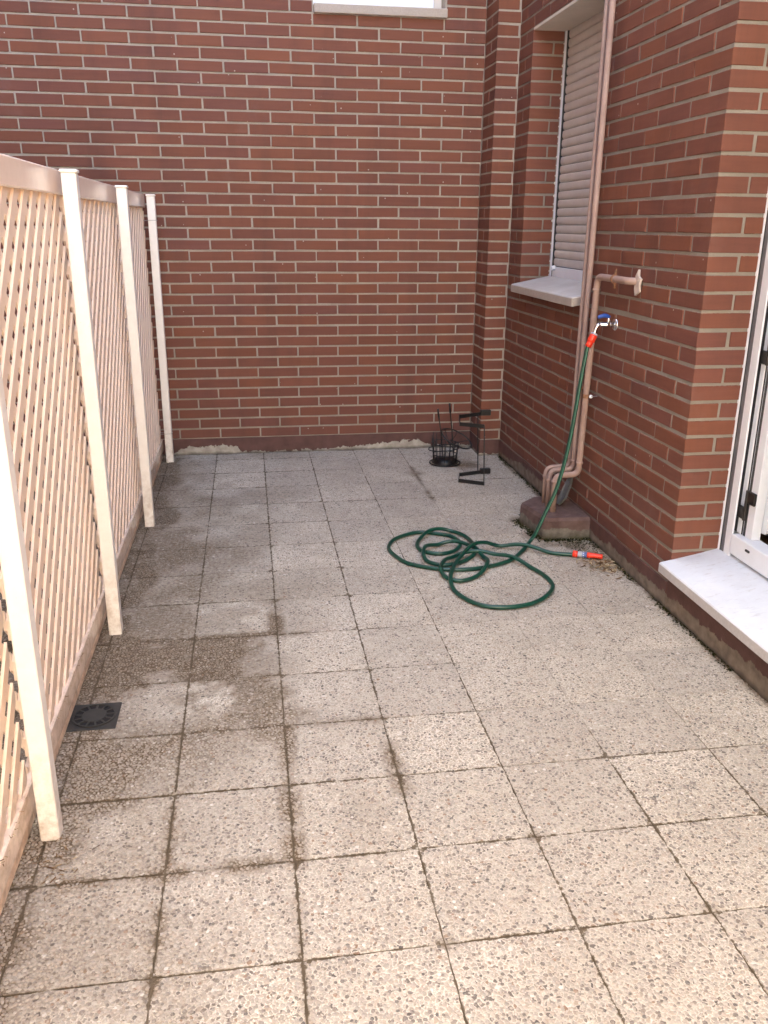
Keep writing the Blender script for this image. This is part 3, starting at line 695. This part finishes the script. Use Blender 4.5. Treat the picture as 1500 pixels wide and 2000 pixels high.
# pebbles of the nearest tiles as real relief
PITCH = .0103
bx0, bx1, by0, by1 = -1.35, .872, -4.75, -2.95
gx, gy = np.meshgrid(np.arange(bx0, bx1, PITCH), np.arange(by0, by1, PITCH*.87), indexing='ij')
gx = gx + (np.arange(gx.shape[1]) % 2)*PITCH/2
gx = (gx + rng.uniform(-.3, .3, gx.shape)*PITCH).ravel(); gy = (gy + rng.uniform(-.3, .3, gy.shape)*PITCH).ravel()
ti = np.searchsorted(np.array(XJ), gx)-1; tj = np.searchsorted(-np.array(YJ), -gy)-1
xj = np.array(XJ); yj = np.array(YJ)
ti = np.clip(ti, 0, len(XJ)-2); tj = np.clip(tj, 0, len(YJ)-2)
rad = rng.uniform(.0032, .0056, gx.size)*np.where(rng.random(gx.size) < .12, 1.25, 1.0)
edge = np.minimum.reduce([gx-xj[ti], xj[ti+1]-gx, yj[tj]-gy, gy-yj[tj+1]])
dd = dirt(gx, gy)
show = rng.random(gx.size) < np.clip(.42 + .75*(fbm(gx, gy, 9, 21)-.35) + dd + .4*(gy < -3.6), .25, 1)
fade = rng.random(gx.size) < np.clip((-gy-2.95)/.35, 0, 1)
inf = []
keep = (edge > rad*.9+.002) & show & fade & ~((gx < -1.09) & (gx > -1.25) & (gy > -3.14) & (gy < -2.98))
gx, gy, rad, dd, ti, tj = gx[keep], gy[keep], rad[keep], dd[keep], ti[keep], tj[keep]
n = gx.size; K = 6
th = np.arange(K)/K*2*np.pi; ph = rng.uniform(0, 6.28, n); asp = rng.uniform(.68, 1.0, n); rot_ = rng.uniform(0, 6.28, n)
rr = rad[:,None]*rng.uniform(.84, 1.14, (n, K))
lx_ = rr*np.cos(th)[None,:]; ly_ = rr*np.sin(th)[None,:]*asp[:,None]
px_ = lx_*np.cos(rot_)[:,None]-ly_*np.sin(rot_)[:,None]; py_ = lx_*np.sin(rot_)[:,None]+ly_*np.cos(rot_)[:,None]
hh = rng.uniform(.0007, .0017, n) + .0006*dd
H = np.array([tile_h[(a, b)] for a, b in zip(ti.tolist(), tj.tolist())])
base = H[:,0]+H[:,1]*(gx-H[:,3])+H[:,2]*(gy-H[:,4])
V = np.zeros((n, 2*K+1, 3))
V[:,:K,0] = gx[:,None]+px_; V[:,:K,1] = gy[:,None]+py_; V[:,:K,2] = base[:,None]-.0006
V[:,K:2*K,0] = gx[:,None]+px_*.72; V[:,K:2*K,1] = gy[:,None]+py_*.72; V[:,K:2*K,2] = (base+hh*.8)[:,None]
V[:,2*K,0] = gx; V[:,2*K,1] = gy; V[:,2*K,2] = base+hh
F4 = np.array([(k, (k+1) % K, K+(k+1) % K, K+k) for k in range(K)]); F3 = np.array([(K+k, K+(k+1) % K, 2*K) for k in range(K)])
off = (np.arange(n)*(2*K+1))[:,None,None]
me = bpy.data.meshes.new('pebble')
q4 = (F4[None]+off).reshape(n, -1); q3 = (F3[None]+off).reshape(n, -1)
loops = np.concatenate([q4, q3], 1).ravel().astype(np.int32)
sizes = np.tile(np.array([4]*K+[3]*K), n); starts = np.concatenate([[0], np.cumsum(sizes)[:-1]]).astype(np.int32)
me.vertices.add(n*(2*K+1)); me.vertices.foreach_set('co', V.ravel().astype(np.float32))
me.loops.add(len(loops)); me.loops.foreach_set('vertex_index', loops)
me.polygons.add(len(sizes)); me.polygons.foreach_set('loop_start', starts); me.polygons.foreach_set('use_smooth', np.ones(len(sizes), bool))
me.update(calc_edges=True); me.validate()
tint = rng.random(n)
for nm, val in (('tint', tint), ('dirt', dd)):
    a = me.attributes.new(nm, 'FLOAT', 'POINT'); a.data.foreach_set('value', np.repeat(val, 2*K+1).astype(np.float32))
me.materials.append(M['pebble'])
o = link('pebble', me, gb); tag(o, kind='stuff')
# the ground round the patio
og = MB().box((-60, -80, -.35), (60, 60, -.11)).build('ground', M['paving']); tag(og, 'plain paved ground around the patio', 'ground', kind='structure')

# unseen house block added beyond the fence to shade the side wall
nh = MB().box((-3.7, -7.0, -.2), (-3.1, -.001, 11.0)).build('added_shade_house', M['upper']); tag(nh, 'added unseen brick house beyond the lattice fence, shading the side wall', 'house')
# unseen house added behind the camera to bounce sunlight into the patio
ob = empty('added_bounce_house', (0, -8.0, 0), 'added unseen cream house behind the viewer, bouncing sunlight into the court', 'house')
hw = MB(); hw.box((-9, -8.3, -.2), (7, -8.0, 4.6)); hw.build('wall', M['render'], ob)
for wx in (-6, -2.8, .4, 3.6):
    for wz in (.9,):
        MB().box((wx, -8.0, wz), (wx+1.3, -7.96, wz+1.5), .01).build('window', M['shutter'], ob)
        MB().box((wx-.06, -8.0, wz-.07), (wx+1.36, -7.90, wz), .01).build('sill', M['stone'], ob)
sb = MB().box((-3.09, -7, -.112), (-1.36, -.001, -.03)).build('added_soil_bed', plain('dark_soil', (.055,.036,.022), 0.95, var=0.4, scale=30, bump=0.8, bscale=60)); tag(sb, 'added dark soil beyond the lattice fence, darkening its gaps', 'soil', kind='structure')  # bed added so the gaps in the lattice look dark
# ================================================================== FENCE
fence = empty('lattice_fence', (-1.2, -2, 0), 'cream lattice fence of slender posts and diagonal slats along the left', 'fence')
PY_ = [-4.72, -3.60, -2.518, -1.36, -.175]
pm = MB().box((-1.204, 0, -.004), (-1.160, .044, 1.397+ZO), .003).mesh('post', M['post'])
cm = MB().box((-1.2075, -.0035, 1.397+ZO), (-1.1565, .0475, 1.407+ZO), .003).mesh('cap', M['post'])
for y in PY_:
    q = link('post', pm, fence, (0, y, 0)); link('cap', cm, q, (0, y, 0))
FX = -1.225
for y0, y1 in ((-4.75, -3.524), (-3.523, -2.384), (-2.383, -1.174), (-1.173, -.06)):
    MB().box((FX-.035, y0, 1.337+ZO), (FX, y1, 1.4095+ZO), .004).build('top_rail', M['cream'], fence)
    MB().box((FX-.035, y0, -.085+ZO), (FX, y1, -.013+ZO), .004).build('bottom_rail', M['cream'], fence)
    MB().box((FX-.030, y0, .001), (FX-.010, y1, -.0852+ZO), .002).build('kick_board', M['slat'], fence)
def clip(poly, ax, lim, sgn):
    out = []
    for i in range(len(poly)):
        a, b = poly[i], poly[(i+1) % len(poly)]
        da, db = sgn*(a[ax]-lim), sgn*(b[ax]-lim)
        if da >= 0: out.append(a)
        if da*db < 0:
            t = da/(da-db); out.append(tuple(a[k]+(b[k]-a[k])*t for k in range(2)))
    return out
SP, SW = .1035, .049
zl, zh = -.013+ZO, 1.337+ZO
for (y0, y1) in ((-4.66, -3.535), (-3.50, -2.40), (-2.36, -1.20), (-1.15, -.09)):
    for lay_ in (0, 1):
        sg = 1 if lay_ == 0 else -1                # front slats drop towards the camera
        c0 = y0 - sg*zl if sg > 0 else y0 + zl
        lo = (y0 - zh) if sg > 0 else (y0 + zl); hi = (y1 - zl) if sg > 0 else (y1 + zh)
        k0 = math.floor(lo/SP); c = (k0 + .31)*SP
        while c < hi + SP:
            # strip: y - sg*z in [c-SW/2, c+SW/2]
            poly = [(c-SW/2+sg*(zl-.1), zl-.1), (c+SW/2+sg*(zl-.1), zl-.1), (c+SW/2+sg*(zh+.1), zh+.1), (c-SW/2+sg*(zh+.1), zh+.1)]
            for ax, lim, s2 in ((0, y0, 1), (0, y1, -1), (1, zl-.012, 1), (1, zh+.012, -1)):
                if poly: poly = clip(poly, ax, lim, s2)
            if len(poly) >= 3:
                xx = FX-.008 if lay_ == 0 else FX-.0152
                mb = MB().prism([(xx, a, b) for a, b in poly], (-.007, 0, 0))
                ctr = Vector((xx, poly[0][0], poly[0][1])); mb.v = [tuple(Vector(v)-ctr) for v in mb.v]
                link('slat', mb.mesh('slat', M['slat']), fence, ctr)
            c += SP
for z in (1.27, .045):
    ring = [(-1.207, -.178, z+ZO), (-1.157, -.178, z+ZO+.001), (-1.157, -.128, z+ZO), (-1.228, -.128, z+ZO-.002), (-1.228, -.178, z+ZO), (-1.207, -.178, z+ZO)]
    MB().tube(ring, .0013, 6).build('wire_tie', M['wire'], fence)

# ================================================================== DRAIN
dr = empty('floor_drain', (-1.167, -3.06, 0), 'black square floor drain with a round spoked grate beside the fence', 'drain')
dx, dy = -1.167, -3.061
MB().box((dx-.070, dy-.072, -.02), (dx+.070, dy+.072, .0035), .002).build('frame', M['drain'], dr)
MB().lathe((dx, dy, .0036), (0, 0, 1), [(0, .0585), (.0006, .0585)], 40).build('shade_disc', M['shade_disc'], dr)  # flat black disc painted as the shade below the slots
gr = MB().lathe((dx, dy, .0043), (0, 0, 1), [(0, .036), (.003, .036), (.0036, .034)], 36); 
def ring(mb, c, r0, r1, z0, z1, seg=44):
    vs = []; fs = []
    for k in range(seg):
        a = 2*math.pi*k/seg
        for r, z in ((r0, z0), (r0, z1), (r1, z1), (r1, z0)): vs.append((c[0]+r*math.cos(a), c[1]+r*math.sin(a), z))
    for k in range(seg):
        k2 = (k+1) % seg
        for q in range(4): fs.append((k*4+q, k*4+(q+1) % 4, k2*4+(q+1) % 4, k2*4+q))
    mb.add(vs, fs)
ring(gr, (dx, dy), .0575, .0625, .0036, .0075)
for k in range(13):
    a = 2*math.pi*k/13+.1; u = Vector((math.cos(a), math.sin(a), 0)); w = Vector((-u.y, u.x, 0))*.0028; c_ = Vector((dx, dy, 0))
    gr.prism([c_+u*.034-w+Vector((0,0,.0043)), c_+u*.059-w+Vector((0,0,.0043)), c_+u*.059+w+Vector((0,0,.0043)), c_+u*.034+w+Vector((0,0,.0043))], (0, 0, .0026))
gr.build('grate', M['drain'], dr)

# ================================================================== PIPES
blk = MB()
poly = [(.610, -1.535), (.614, -1.565), (.648, -1.770), (.664, -1.788), (.868, -1.803), (.868, -1.43), (.705, -1.445)]
ins = [(.620, -1.537), (.624, -1.563), (.658, -1.757), (.672, -1.772), (.868, -1.788), (.868, -1.44), (.708, -1.455)]
vs = [(x, y, -.004) for x, y in poly] + [(x+(i_[0]-x)*.35, y+(i_[1]-y)*.35, .088) for (x, y), i_ in zip(poly, ins)] + [(x, y, .104+random.uniform(-.003,.003)) for x, y in ins]
n7 = len(poly)
fs = [tuple(range(2*n7, 3*n7))[::-1]]
for lv in (0, 1): fs += [(lv*n7+i, lv*n7+(i+1) % n7, (lv+1)*n7+(i+1) % n7, (lv+1)*n7+i)[::-1] for i in range(n7)]
blk.add(vs, fs)
o = blk.build('concrete_block', M['block']); tag(o, 'low maroon painted concrete block holding the pipes at the wall foot', 'block')
def arc_path(P, r, n=6):
    P = [Vector(p) for p in P]; out = [P[0]]
    for i in range(1, len(P)-1):
        a = (P[i-1]-P[i]); b = (P[i+1]-P[i]); rr_ = min(r, a.length*.49, b.length*.49)
        p0 = P[i]+a.normalized()*rr_; p1 = P[i]+b.normalized()*rr_
        for k in range(n+1):
            t = k/n; out.append(p0*(1-t)**2+P[i]*2*t*(1-t)+p1*t*t)
    out.append(P[-1]); return out
def coupling(pt, ax, r, parent, h=.012):
    MB().lathe(Vector(pt)-Vector(ax)*h/2, ax, [(0, r+.0006), (.001, r+.003), (h-.001, r+.003), (h, r+.0006)], 16).build('coupling', M['pipe'], parent, True)
def pipe(loc, label, pts, r, cps, bend=.035):
    e = empty('water_pipe', loc, label, 'pipe', 'old painted pipes on the side wall')
    MB().tube(arc_path(pts, bend), r, 14).build('tube', M['pipe'], e, True)
    for c_, ax in cps: coupling(c_, ax, r, e)
    return e
zb = .10
def riser(label, yb, yt, x, r, zt, xo_=.725, zh_=.150+ZO):
    return pipe((x, yb, zb), label, [(xo_, yb, zb), (xo_, yb, zh_), (x, yb, zh_), (x, yb+(yt-yb)*.02, zh_+.06), (x, yt, zt)], r,
                [((xo_, yb, zh_-.045), (0,0,1)), ((x, yb, zh_+.045), (0,0,1)), ((x-.04, yb, zh_), (1,0,0))])
p1 = riser('thinnest painted pipe, farthest from the door, rising past the window', -1.548, -1.592, .842, .0105, HTOP-.5)
p2 = riser('long painted pipe between the thin pipe and the elbowed pipe', -1.606, -1.668, .840, .0128, HTOP-.5)
p3 = pipe((.84, -1.68, zb), 'thick painted pipe that bends at the sill and runs into the brick', [(.725, -1.680, zb), (.725, -1.680, .146+ZO), (.838, -1.680, .146+ZO), (.838, -1.681, .22+ZO), (.836, -1.722, 1.050+ZO), (.836, -2.045, 1.050+ZO), (.90, -2.062, 1.050+ZO)], .0145,
          [((.725, -1.68, .115+ZO), (0,0,1)), ((.838, -1.682, .205+ZO), (0,0,1)), ((.836, -1.719, .995+ZO), (0,0,1))], .04)
fl = MB(); c_ = Vector((.871, -2.062, 1.050+ZO)); pts = []
for k, (a, r) in enumerate([(90, .046), (60, .024), (20, .03), (-20, .026), (-60, .044), (-95, .055), (-125, .042), (-160, .02), (160, .018), (125, .024)]):
    pts.append(c_+Vector((-.004*(k % 2), math.cos(R(a))*r*-1, math.sin(R(a))*r)))
fl.prism(pts, (-.009, 0, 0)); fl.build('torn_plaster', M['plaster'], p3)
rc = MB().lathe((.836, -1.895, 1.050+ZO), (0, -1, 0), [(0, .0155), (.002, .019), (.012, .019), (.014, .0155)], 14); rc.box((.8375, -1.904, 1.066+ZO), (.842, -1.898, 1.090+ZO)); rc.box((.83, -1.912, 1.066+ZO), (.834, -1.906, 1.084+ZO)); rc.box((.834, -1.906, 1.012+ZO), (.842, -1.894, 1.034+ZO)); rc.build('clamp', M['rust'], p3)
for par, y, z, r in ((p3, -1.699, .523, .0145), (p2, -1.633, .548, .0128)):
    q = MB().lathe((.838, y, z-.009+ZO), (0,0,1), [(0, r+.0005), (.001, r+.003), (.017, r+.003), (.018, r+.0005)], 16); q.box((.845, y-.028, z-.007+ZO), (.851, y-.013, z+.007+ZO), .001)
    q.build('clamp', M['rust'], par)
MB().lathe((.845, -1.728, .527+ZO), (0, -1, 0), [(0, .004), (.003, .008), (.010, .008), (.013, .004)], 10).build('plug', M['white'], p3)
MB().tube([(.845, -1.738, .527+ZO), (.852, -1.79, .540+ZO)], .002, 6).build('screw', M['wire'], p3)
sh = MB().prism([(.866, -1.493, .197), (.866, -1.552, .227), (.862, -1.553, .19), (.80, -1.655, .155), (.79, -1.60, .102), (.79, -1.565, .100), (.83, -1.53, .16)], (-.010, -.004, .008))
o = sh.build('slate_shard', M['slate']); tag(o, 'dark grey shard of slate leaning on the wall behind the pipes', 'slate piece')

# ================================================================== TAP
TY, TZ = -1.857, .860+ZO
tap = empty('garden_tap', (XR, TY, TZ), 'small chrome tap with a blue lever on the side wall', 'tap')
MB().lathe((XR+.003, TY, TZ), (-1, 0, 0), [(0, .027), (.003, .027), (.009, .020), (.011, .012)], 24).build('rosette', M['chrome'], tap, True)
b = MB().lathe((XR-.008, TY, TZ), (-1, 0, 0), [(0, .010), (.014, .010), (.016, .0125), (.032, .0125), (.036, .0105), (.056, .0105), (.062, .008)], 18)
b.tube(smooth_path([(XR-.060, TY, TZ), (XR-.076, TY, TZ-.004), (XR-.085, TY, TZ-.020), (XR-.088, TY, TZ-.038)], 5), .0085, 14)
b.lathe((XR-.030, TY, TZ+.010), (0, 0, 1), [(0, .008), (.008, .0075), (.014, .006), (.020, .006)], 14)
b.build('body', M['chrome'], tap, True)
lv = MB(); lv.tube(smooth_path([(XR-.026, TY, TZ+.031), (XR-.040, TY, TZ+.036), (XR-.056, TY, TZ+.037), (XR-.078, TY, TZ+.030)], 5), [.0065+.0025*math.sin(k/15*3.1) for k in range(16)], 12)
lv.build('lever', M['blue'], tap, True)

# ================================================================== HOSE
HR = .0088
flat = [(.550,-1.857),(.493,-1.947),(.414,-2.039),(.299,-2.097),(.19,-2.116),(.084,-2.093),(-.028,-2.02),(-.074,-1.919),(-.087,-1.82),(-.049,-1.721),(.031,-1.655),(.1,-1.636),(.182,-1.675),(.226,-1.709),(.247,-1.776),(.237,-1.837),(.197,-1.896),(.135,-1.922),(.083,-1.904),(.05,-1.864),(.047,-1.803),(.073,-1.73),(.125,-1.668),(.19,-1.638),(.254,-1.652),(.291,-1.718),(.304,-1.82),(.293,-1.905),(.257,-1.976),(.195,-2.032),(.129,-2.054),(.079,-2.035),(.05,-1.989),(.051,-1.926),(.079,-1.857),(.14,-1.813),(.197,-1.811),(.251,-1.848),(.287,-1.911),(.3,-1.981),(.307,-2.055),(.273,-2.138),(.212,-2.202),(.147,-2.231),(.097,-2.197),(.085,-2.122),(.127,-2.031),(.194,-1.967),(.276,-1.954),(.332,-1.974),(.398,-2.017),(.458,-2.093),(.5,-2.196),(.51,-2.296),(.489,-2.365),(.423,-2.447),(.338,-2.496),(.242,-2.503),(.169,-2.473),(.12,-2.4),(.096,-2.302),(.109,-2.208),(.162,-2.075),(.225,-1.971),(.306,-1.894),(.394,-1.867),(.482,-1.892),(.562,-1.941),(.641,-1.988),(.712,-2.011)]
drop = [(.7635, .7703), (.758, .753), (.743, .630), (.7316, .518), (.7198, .404), (.703, .2885), (.684, .1945), (.661, .111), (.6265, .028), (.589, -.064), (.563, -.108)]
P = [(x, TY, z+ZO) for x, z in drop] + [(x, y, HR+.0015) for x, y in flat[1:]]
path = smooth_path(P, 7)
nd = len(drop)*7
arr = np.array([tuple(p) for p in path]); seg_s = np.concatenate([[0], np.cumsum(np.linalg.norm(np.diff(arr, axis=0), axis=1))])
for _ in range(1):
    zz = arr[:,2].copy()
    for i in range(nd, len(arr)):
        m_ = (seg_s[i]-seg_s[:i]) > .08
        dist = np.hypot(arr[:i,0]-arr[i,0], arr[:i,1]-arr[i,1]); cl = m_ & (dist < 2*HR*1.02) & (zz[:i] < .06)
        if cl.any(): zz[i] = max(zz[i], (zz[:i][cl] + np.sqrt(np.maximum((2*HR*1.02)**2-dist[cl]**2, 0))).max())
    # hose is stiff: ramps up and down
    z2 = zz.copy()
    for i in range(nd, len(arr)):
        a_ = np.abs(seg_s-seg_s[i]); w = (a_ < .10) & (np.arange(len(arr)) >= nd)
        z2[i] = (zz[w]-(.010*(a_[w]/.10)**2)*1.8).max()
    z2[nd:] = np.maximum(z2[nd:], HR+.0012); arr[:,2] = z2
zs_ = arr[:,2].copy()
for i in range(nd+2, len(arr)-2): arr[i,2] = max(zs_[i-2:i+3].mean(), HR+.0012)
hose = empty('garden_hose', (.2, -2.0, 0), 'green garden hose hanging from the tap and coiled in loops on the tiles', 'hose')
MB().tube(arr.tolist(), HR, 14).build('tube', M['hose'], hose, True)
# faint moulded stripe on the hanging length
st = arr[:nd].copy(); st[:,0] -= .0; st[:,1] -= HR-.0006
MB().tube(st.tolist(), .0016, 6).build('stripe', M['pale'], hose, True)
tp = Vector(arr[0]); ax = (Vector((XR-.088, TY, TZ-.038))-tp).normalized()
cn = empty('connector', (0,0,0), None, None); cn.parent = hose; cn.location = tp-hose.location
def sub(name, mb, mat):
    mb.v = [tuple(Vector(v)-tp) for v in mb.v]; q = bpy.data.objects.new(name, mb.mesh(name, mat, True)); COL.objects.link(q); q.parent = cn
q0 = tp - ax*.004; LL = (Vector((XR-.088, TY, TZ-.038))-q0).length
sub('collar', MB().lathe(q0, ax, [(0, .0105), (.001, .0142), (.020, .0142), (.022, .013)], 20), M['red'])
sub('body', MB().lathe(q0+ax*.0222, ax, [(0, .0125), (.002, .0158), (.012, .0165), (.030, .0165), (.033, .0150)], 20), M['red'])
sub('adapter', MB().lathe(q0+ax*.0555, ax, [(0, .0135), (.002, .0165), (LL-.0555-.001, .0168), (LL-.0555+.004, .0105)], 8), M['greyp'])
e0 = Vector(arr[-1]); ax = Vector((.836-.712, -2.0665+2.011, 0)).normalized(); e0.z = .0145
cn = empty('connector', (0,0,0), None, None); cn.parent = hose; cn.location = e0-hose.location; tp = e0
e0 = e0-ax*.004
sub('collar', MB().lathe(e0, ax, [(0, .0095), (.001, .0150), (.020, .0150), (.022, .013)], 20), M['red'])
sub('body', MB().lathe(e0+ax*.0222, ax, [(0, .012), (.001, .0132), (.020, .0132)], 20), M['greyp'])
sub('printed_band', MB().lathe(e0+ax*.0425, ax, [(0, .0128), (.001, .0136), (.008, .0136), (.0085, .0125), (.0105, .0125), (.011, .0136), (.018, .0136), (.019, .0128)], 10), M['bluep'])
sub('label_patch', MB().lathe(e0+ax*.045, ax, [(0, .0138), (.004, .0138)], 8), M['white'])
sub('tip', MB().lathe(e0+ax*.0620, ax, [(0, .011), (.001, .0125), (.012, .0120), (.060, .0105), (.066, .0100), (.068, .006)], 20), M['red'])

# ================================================================== WIRE BASKET and PLANTER BRACKET in the corner
bk = empty('wire_basket', (.485, -.40, 0), 'black wire basket with two upright prongs standing in the corner', 'basket')
bc = Vector((.487, -.405, 0))
def circ(c, r, z, n=28, tilt=(0,0), sq=1.0): return [(c[0]+r*math.cos(2*math.pi*k/n), c[1]+r*sq*math.sin(2*math.pi*k/n), z+tilt[0]*math.cos(2*math.pi*k/n)+tilt[1]*math.sin(2*math.pi*k/n)) for k in range(n+1)]
w = MB()
w.tube(circ(bc, .094, .006), .0042, 6, False); w.tube(circ(bc, .078, .010), .0035, 6, False); w.tube(circ(bc, .066, .014), .0035, 6, False)
w.tube(circ(bc+Vector((-.006,0,0)), .097, .098, tilt=(.008,-.006)), .0030, 6, False); w.tube(circ(bc, .082, .128, tilt=(-.006,.004)), .0026, 6, False); w.tube(circ(bc, .074, .060), .0026, 6, False)
w.build('ring', M['black'], bk, True)
MB().lathe(bc+Vector((0,0,.004)), (0,0,1), [(0, .072), (.010, .074), (.026, .066), (.030, .050)], 26).build('dish', M['black'], bk, True)
w = MB()
for k in range(16):
    a = 2*math.pi*k/16+.13; ra = .07; c_ = Vector((math.cos(a), math.sin(a), 0))
    top = .135+.05*max(0, math.cos(a-2.6)) + random.uniform(-.01,.012)
    w.tube([bc+c_*ra+Vector((0,0,.01)), bc+c_*(ra+.004)+Vector((0,0,.06)), bc+c_*(ra+.012)+Vector((0,0,top))], .0022, 6)
w.build('upright_wire', M['black'], bk, True)
for (x, y, z1, tx, ty) in ((.470, -.37, .330, -.028, .0), (.540, -.36, .360, -.024, .0)):
    p_ = MB().tube([(x+.012, y, .03), (x, y, .16), (x+tx*.7, y+ty, z1-.05), (x+tx, y+ty, z1)], .0035, 8); p_.tube([(x+tx*.7, y+ty, z1-.055), (x+tx, y+ty, z1+.004)], .0058, 8)
    p_.build('prong', M['black'], bk, True)
lr = MB(); lc = Vector((.575, -.33, .135)); u = Vector((.80, .12, -.28)).normalized(); v_ = Vector((-.2, .75, .60)).normalized()
for rr_ in (.105, .098): lr.tube([lc+u*rr_*math.cos(t/30*6.2832)+v_*rr_*.72*math.sin(t/30*6.2832) for t in range(31)], .0026, 6, False)
for a in (0.3, 1.2, 2.2, 3.4, 4.4, 5.3): lr.tube([lc+u*.102*math.cos(a)+v_*.073*math.sin(a), lc+u*.02*math.cos(a+1)+v_*.02*math.sin(a+1)-Vector((.03,.02,.04))], .0020, 5)
lr.build('leaning_hoop', M['black'], bk, True)

br = empty('planter_bracket', (.58, -.80, 0), 'black flat-bar planter bracket standing beside the wire basket', 'bracket')
def flat_bar(P, h, th, name):
    mb = MB()
    for a, b in zip(P[:-1], P[1:]):
        a, b = Vector(a), Vector(b); d = (b-a).normalized(); nrm = Vector((-d.y, d.x, 0)).normalized()*th/2; up_ = Vector((0,0,h))
        mb.prism([a-nrm-d*th*.4, b-nrm+d*th*.4, b+nrm+d*th*.4, a+nrm-d*th*.4], up_)
    mb.build(name, M['black'], br)
lowp = [(.690, -.655, .003), (.507, -.706, .003), (.474, -.826, .003), (.601, -.903, .003)]
flat_bar(lowp, .021, .004, 'lower_arm')
upp = [(.690-.012, -.648, .352), (.507-.012, -.700, .345), (.474-.004, -.822, .330), (.588, -.903, .332)]
flat_bar(upp, .021, .004, 'upper_arm')
MB().tube([(.601, -.9035, .004), (.588, -.9035, .350)], .0032, 8).build('rod', M['black'], br, True)
MB().tube([(.6265, -.672, .006), (.613, -.667, .362)], .0032, 8).build('rod', M['black'], br, True)
for (x, y, z) in ((.672, -.660, .0005), (.660, -.653, .349)):
    MB().box((x-.030, y-.013, z), (x+.032, y+.013, z+.033), .004).build('end_cap', M['black'], br)

# ================================================================== MOSS and DRY LITTER
def scatter(name, pts, size, mat, label, cat, stalk=False):
    mb = MB(); tint = []
    for x, y, z, s_, t_ in pts:
        n0 = len(mb.f); c_ = Vector((x, y, z))
        if stalk:
            a = random.uniform(0, 6.28); l_ = s_; d = Vector((math.cos(a), math.sin(a), random.uniform(-.1,.25))); w_ = Vector((-d.y, d.x, 0))*s_*random.uniform(.08,.3)
            mb.add([c_-d*l_-w_, c_-d*l_*.8+w_, c_+d*l_+w_*.6+Vector((0,0,s_*.15)), c_+d*l_-w_*.4], [(0,1,2,3)])
        else:
            for k in range(5):
                a = random.uniform(0, 6.28); e = random.uniform(.2, 1.3); d = Vector((math.cos(a)*math.cos(e), math.sin(a)*math.cos(e), math.sin(e)))
                q = d.orthogonal().normalized()*s_*.35; mb.add([c_-q, c_+q, c_+d*s_], [(0,1,2)])
        tint += [min(1, max(0, t_+random.gauss(0,.12)))]*(len(mb.f)-n0)
    o = mb.build(name, mat); tag(o, label, cat, kind='stuff')
    a = o.data.attributes.new('tint', 'FLOAT', 'FACE'); a.data.foreach_set('value', tint)
pts = []
for _ in range(1500):                                  # along the side wall and round the block
    y = random.uniform(-3.5, -.28)
    if -1.8 < y < -1.43: continue
    x = .8705-abs(random.gauss(0, .012)); 
    if vnoise(np.array([y]), np.array([0.0]), 5, 2)[0] < .30: continue
    pts.append((x, y, random.uniform(-.002, .002), random.uniform(.003, .008), random.uniform(0, .6)))
for i in range(n7):
    a, b_ = Vector((*poly[i], 0)), Vector((*poly[(i+1) % n7], 0))
    if a.x > .85 and b_.x > .85: continue
    for _ in range(int((b_-a).length*1500)):
        p_ = a.lerp(b_, random.random()); o_ = (p_-Vector((.76, -1.62, 0))).normalized()*(abs(random.gauss(0, .018)))
        pts.append((p_.x+o_.x, p_.y+o_.y, random.uniform(-.002, .004), random.uniform(.003, .009), random.choice((.1,.2,.3,.45,.9))))
for _ in range(260): pts.append((random.gauss(.80, .05), random.gauss(-1.87, .05), 0, random.uniform(.003,.007), random.choice((.1,.3,.95))))
scatter('moss', [p_ for p_ in pts if p_[0] < .872], 0, M['moss'], 'dark green moss along the foot of the side wall and block', 'moss')
pts = [(min(.865, random.gauss(.80, .045)), random.gauss(-2.13, .05), random.uniform(.001,.005), random.uniform(.004,.016), random.uniform(0,1)) for _ in range(260)]
pts += [(random.gauss(-1.15, .03), random.gauss(-3.68, .05), .002, random.uniform(.003,.010), random.uniform(0,.6)) for _ in range(60)]
pts += [(-1.215+random.uniform(-.01,.0), random.uniform(-4.5, -.3), -.012+ZO, random.uniform(.002,.006), random.uniform(.2,1)) for _ in range(260)]
scatter('dry_litter', pts, 0, M['litter'], 'dry leaf crumbs and straw by the hose end and fence foot', 'litter', True)
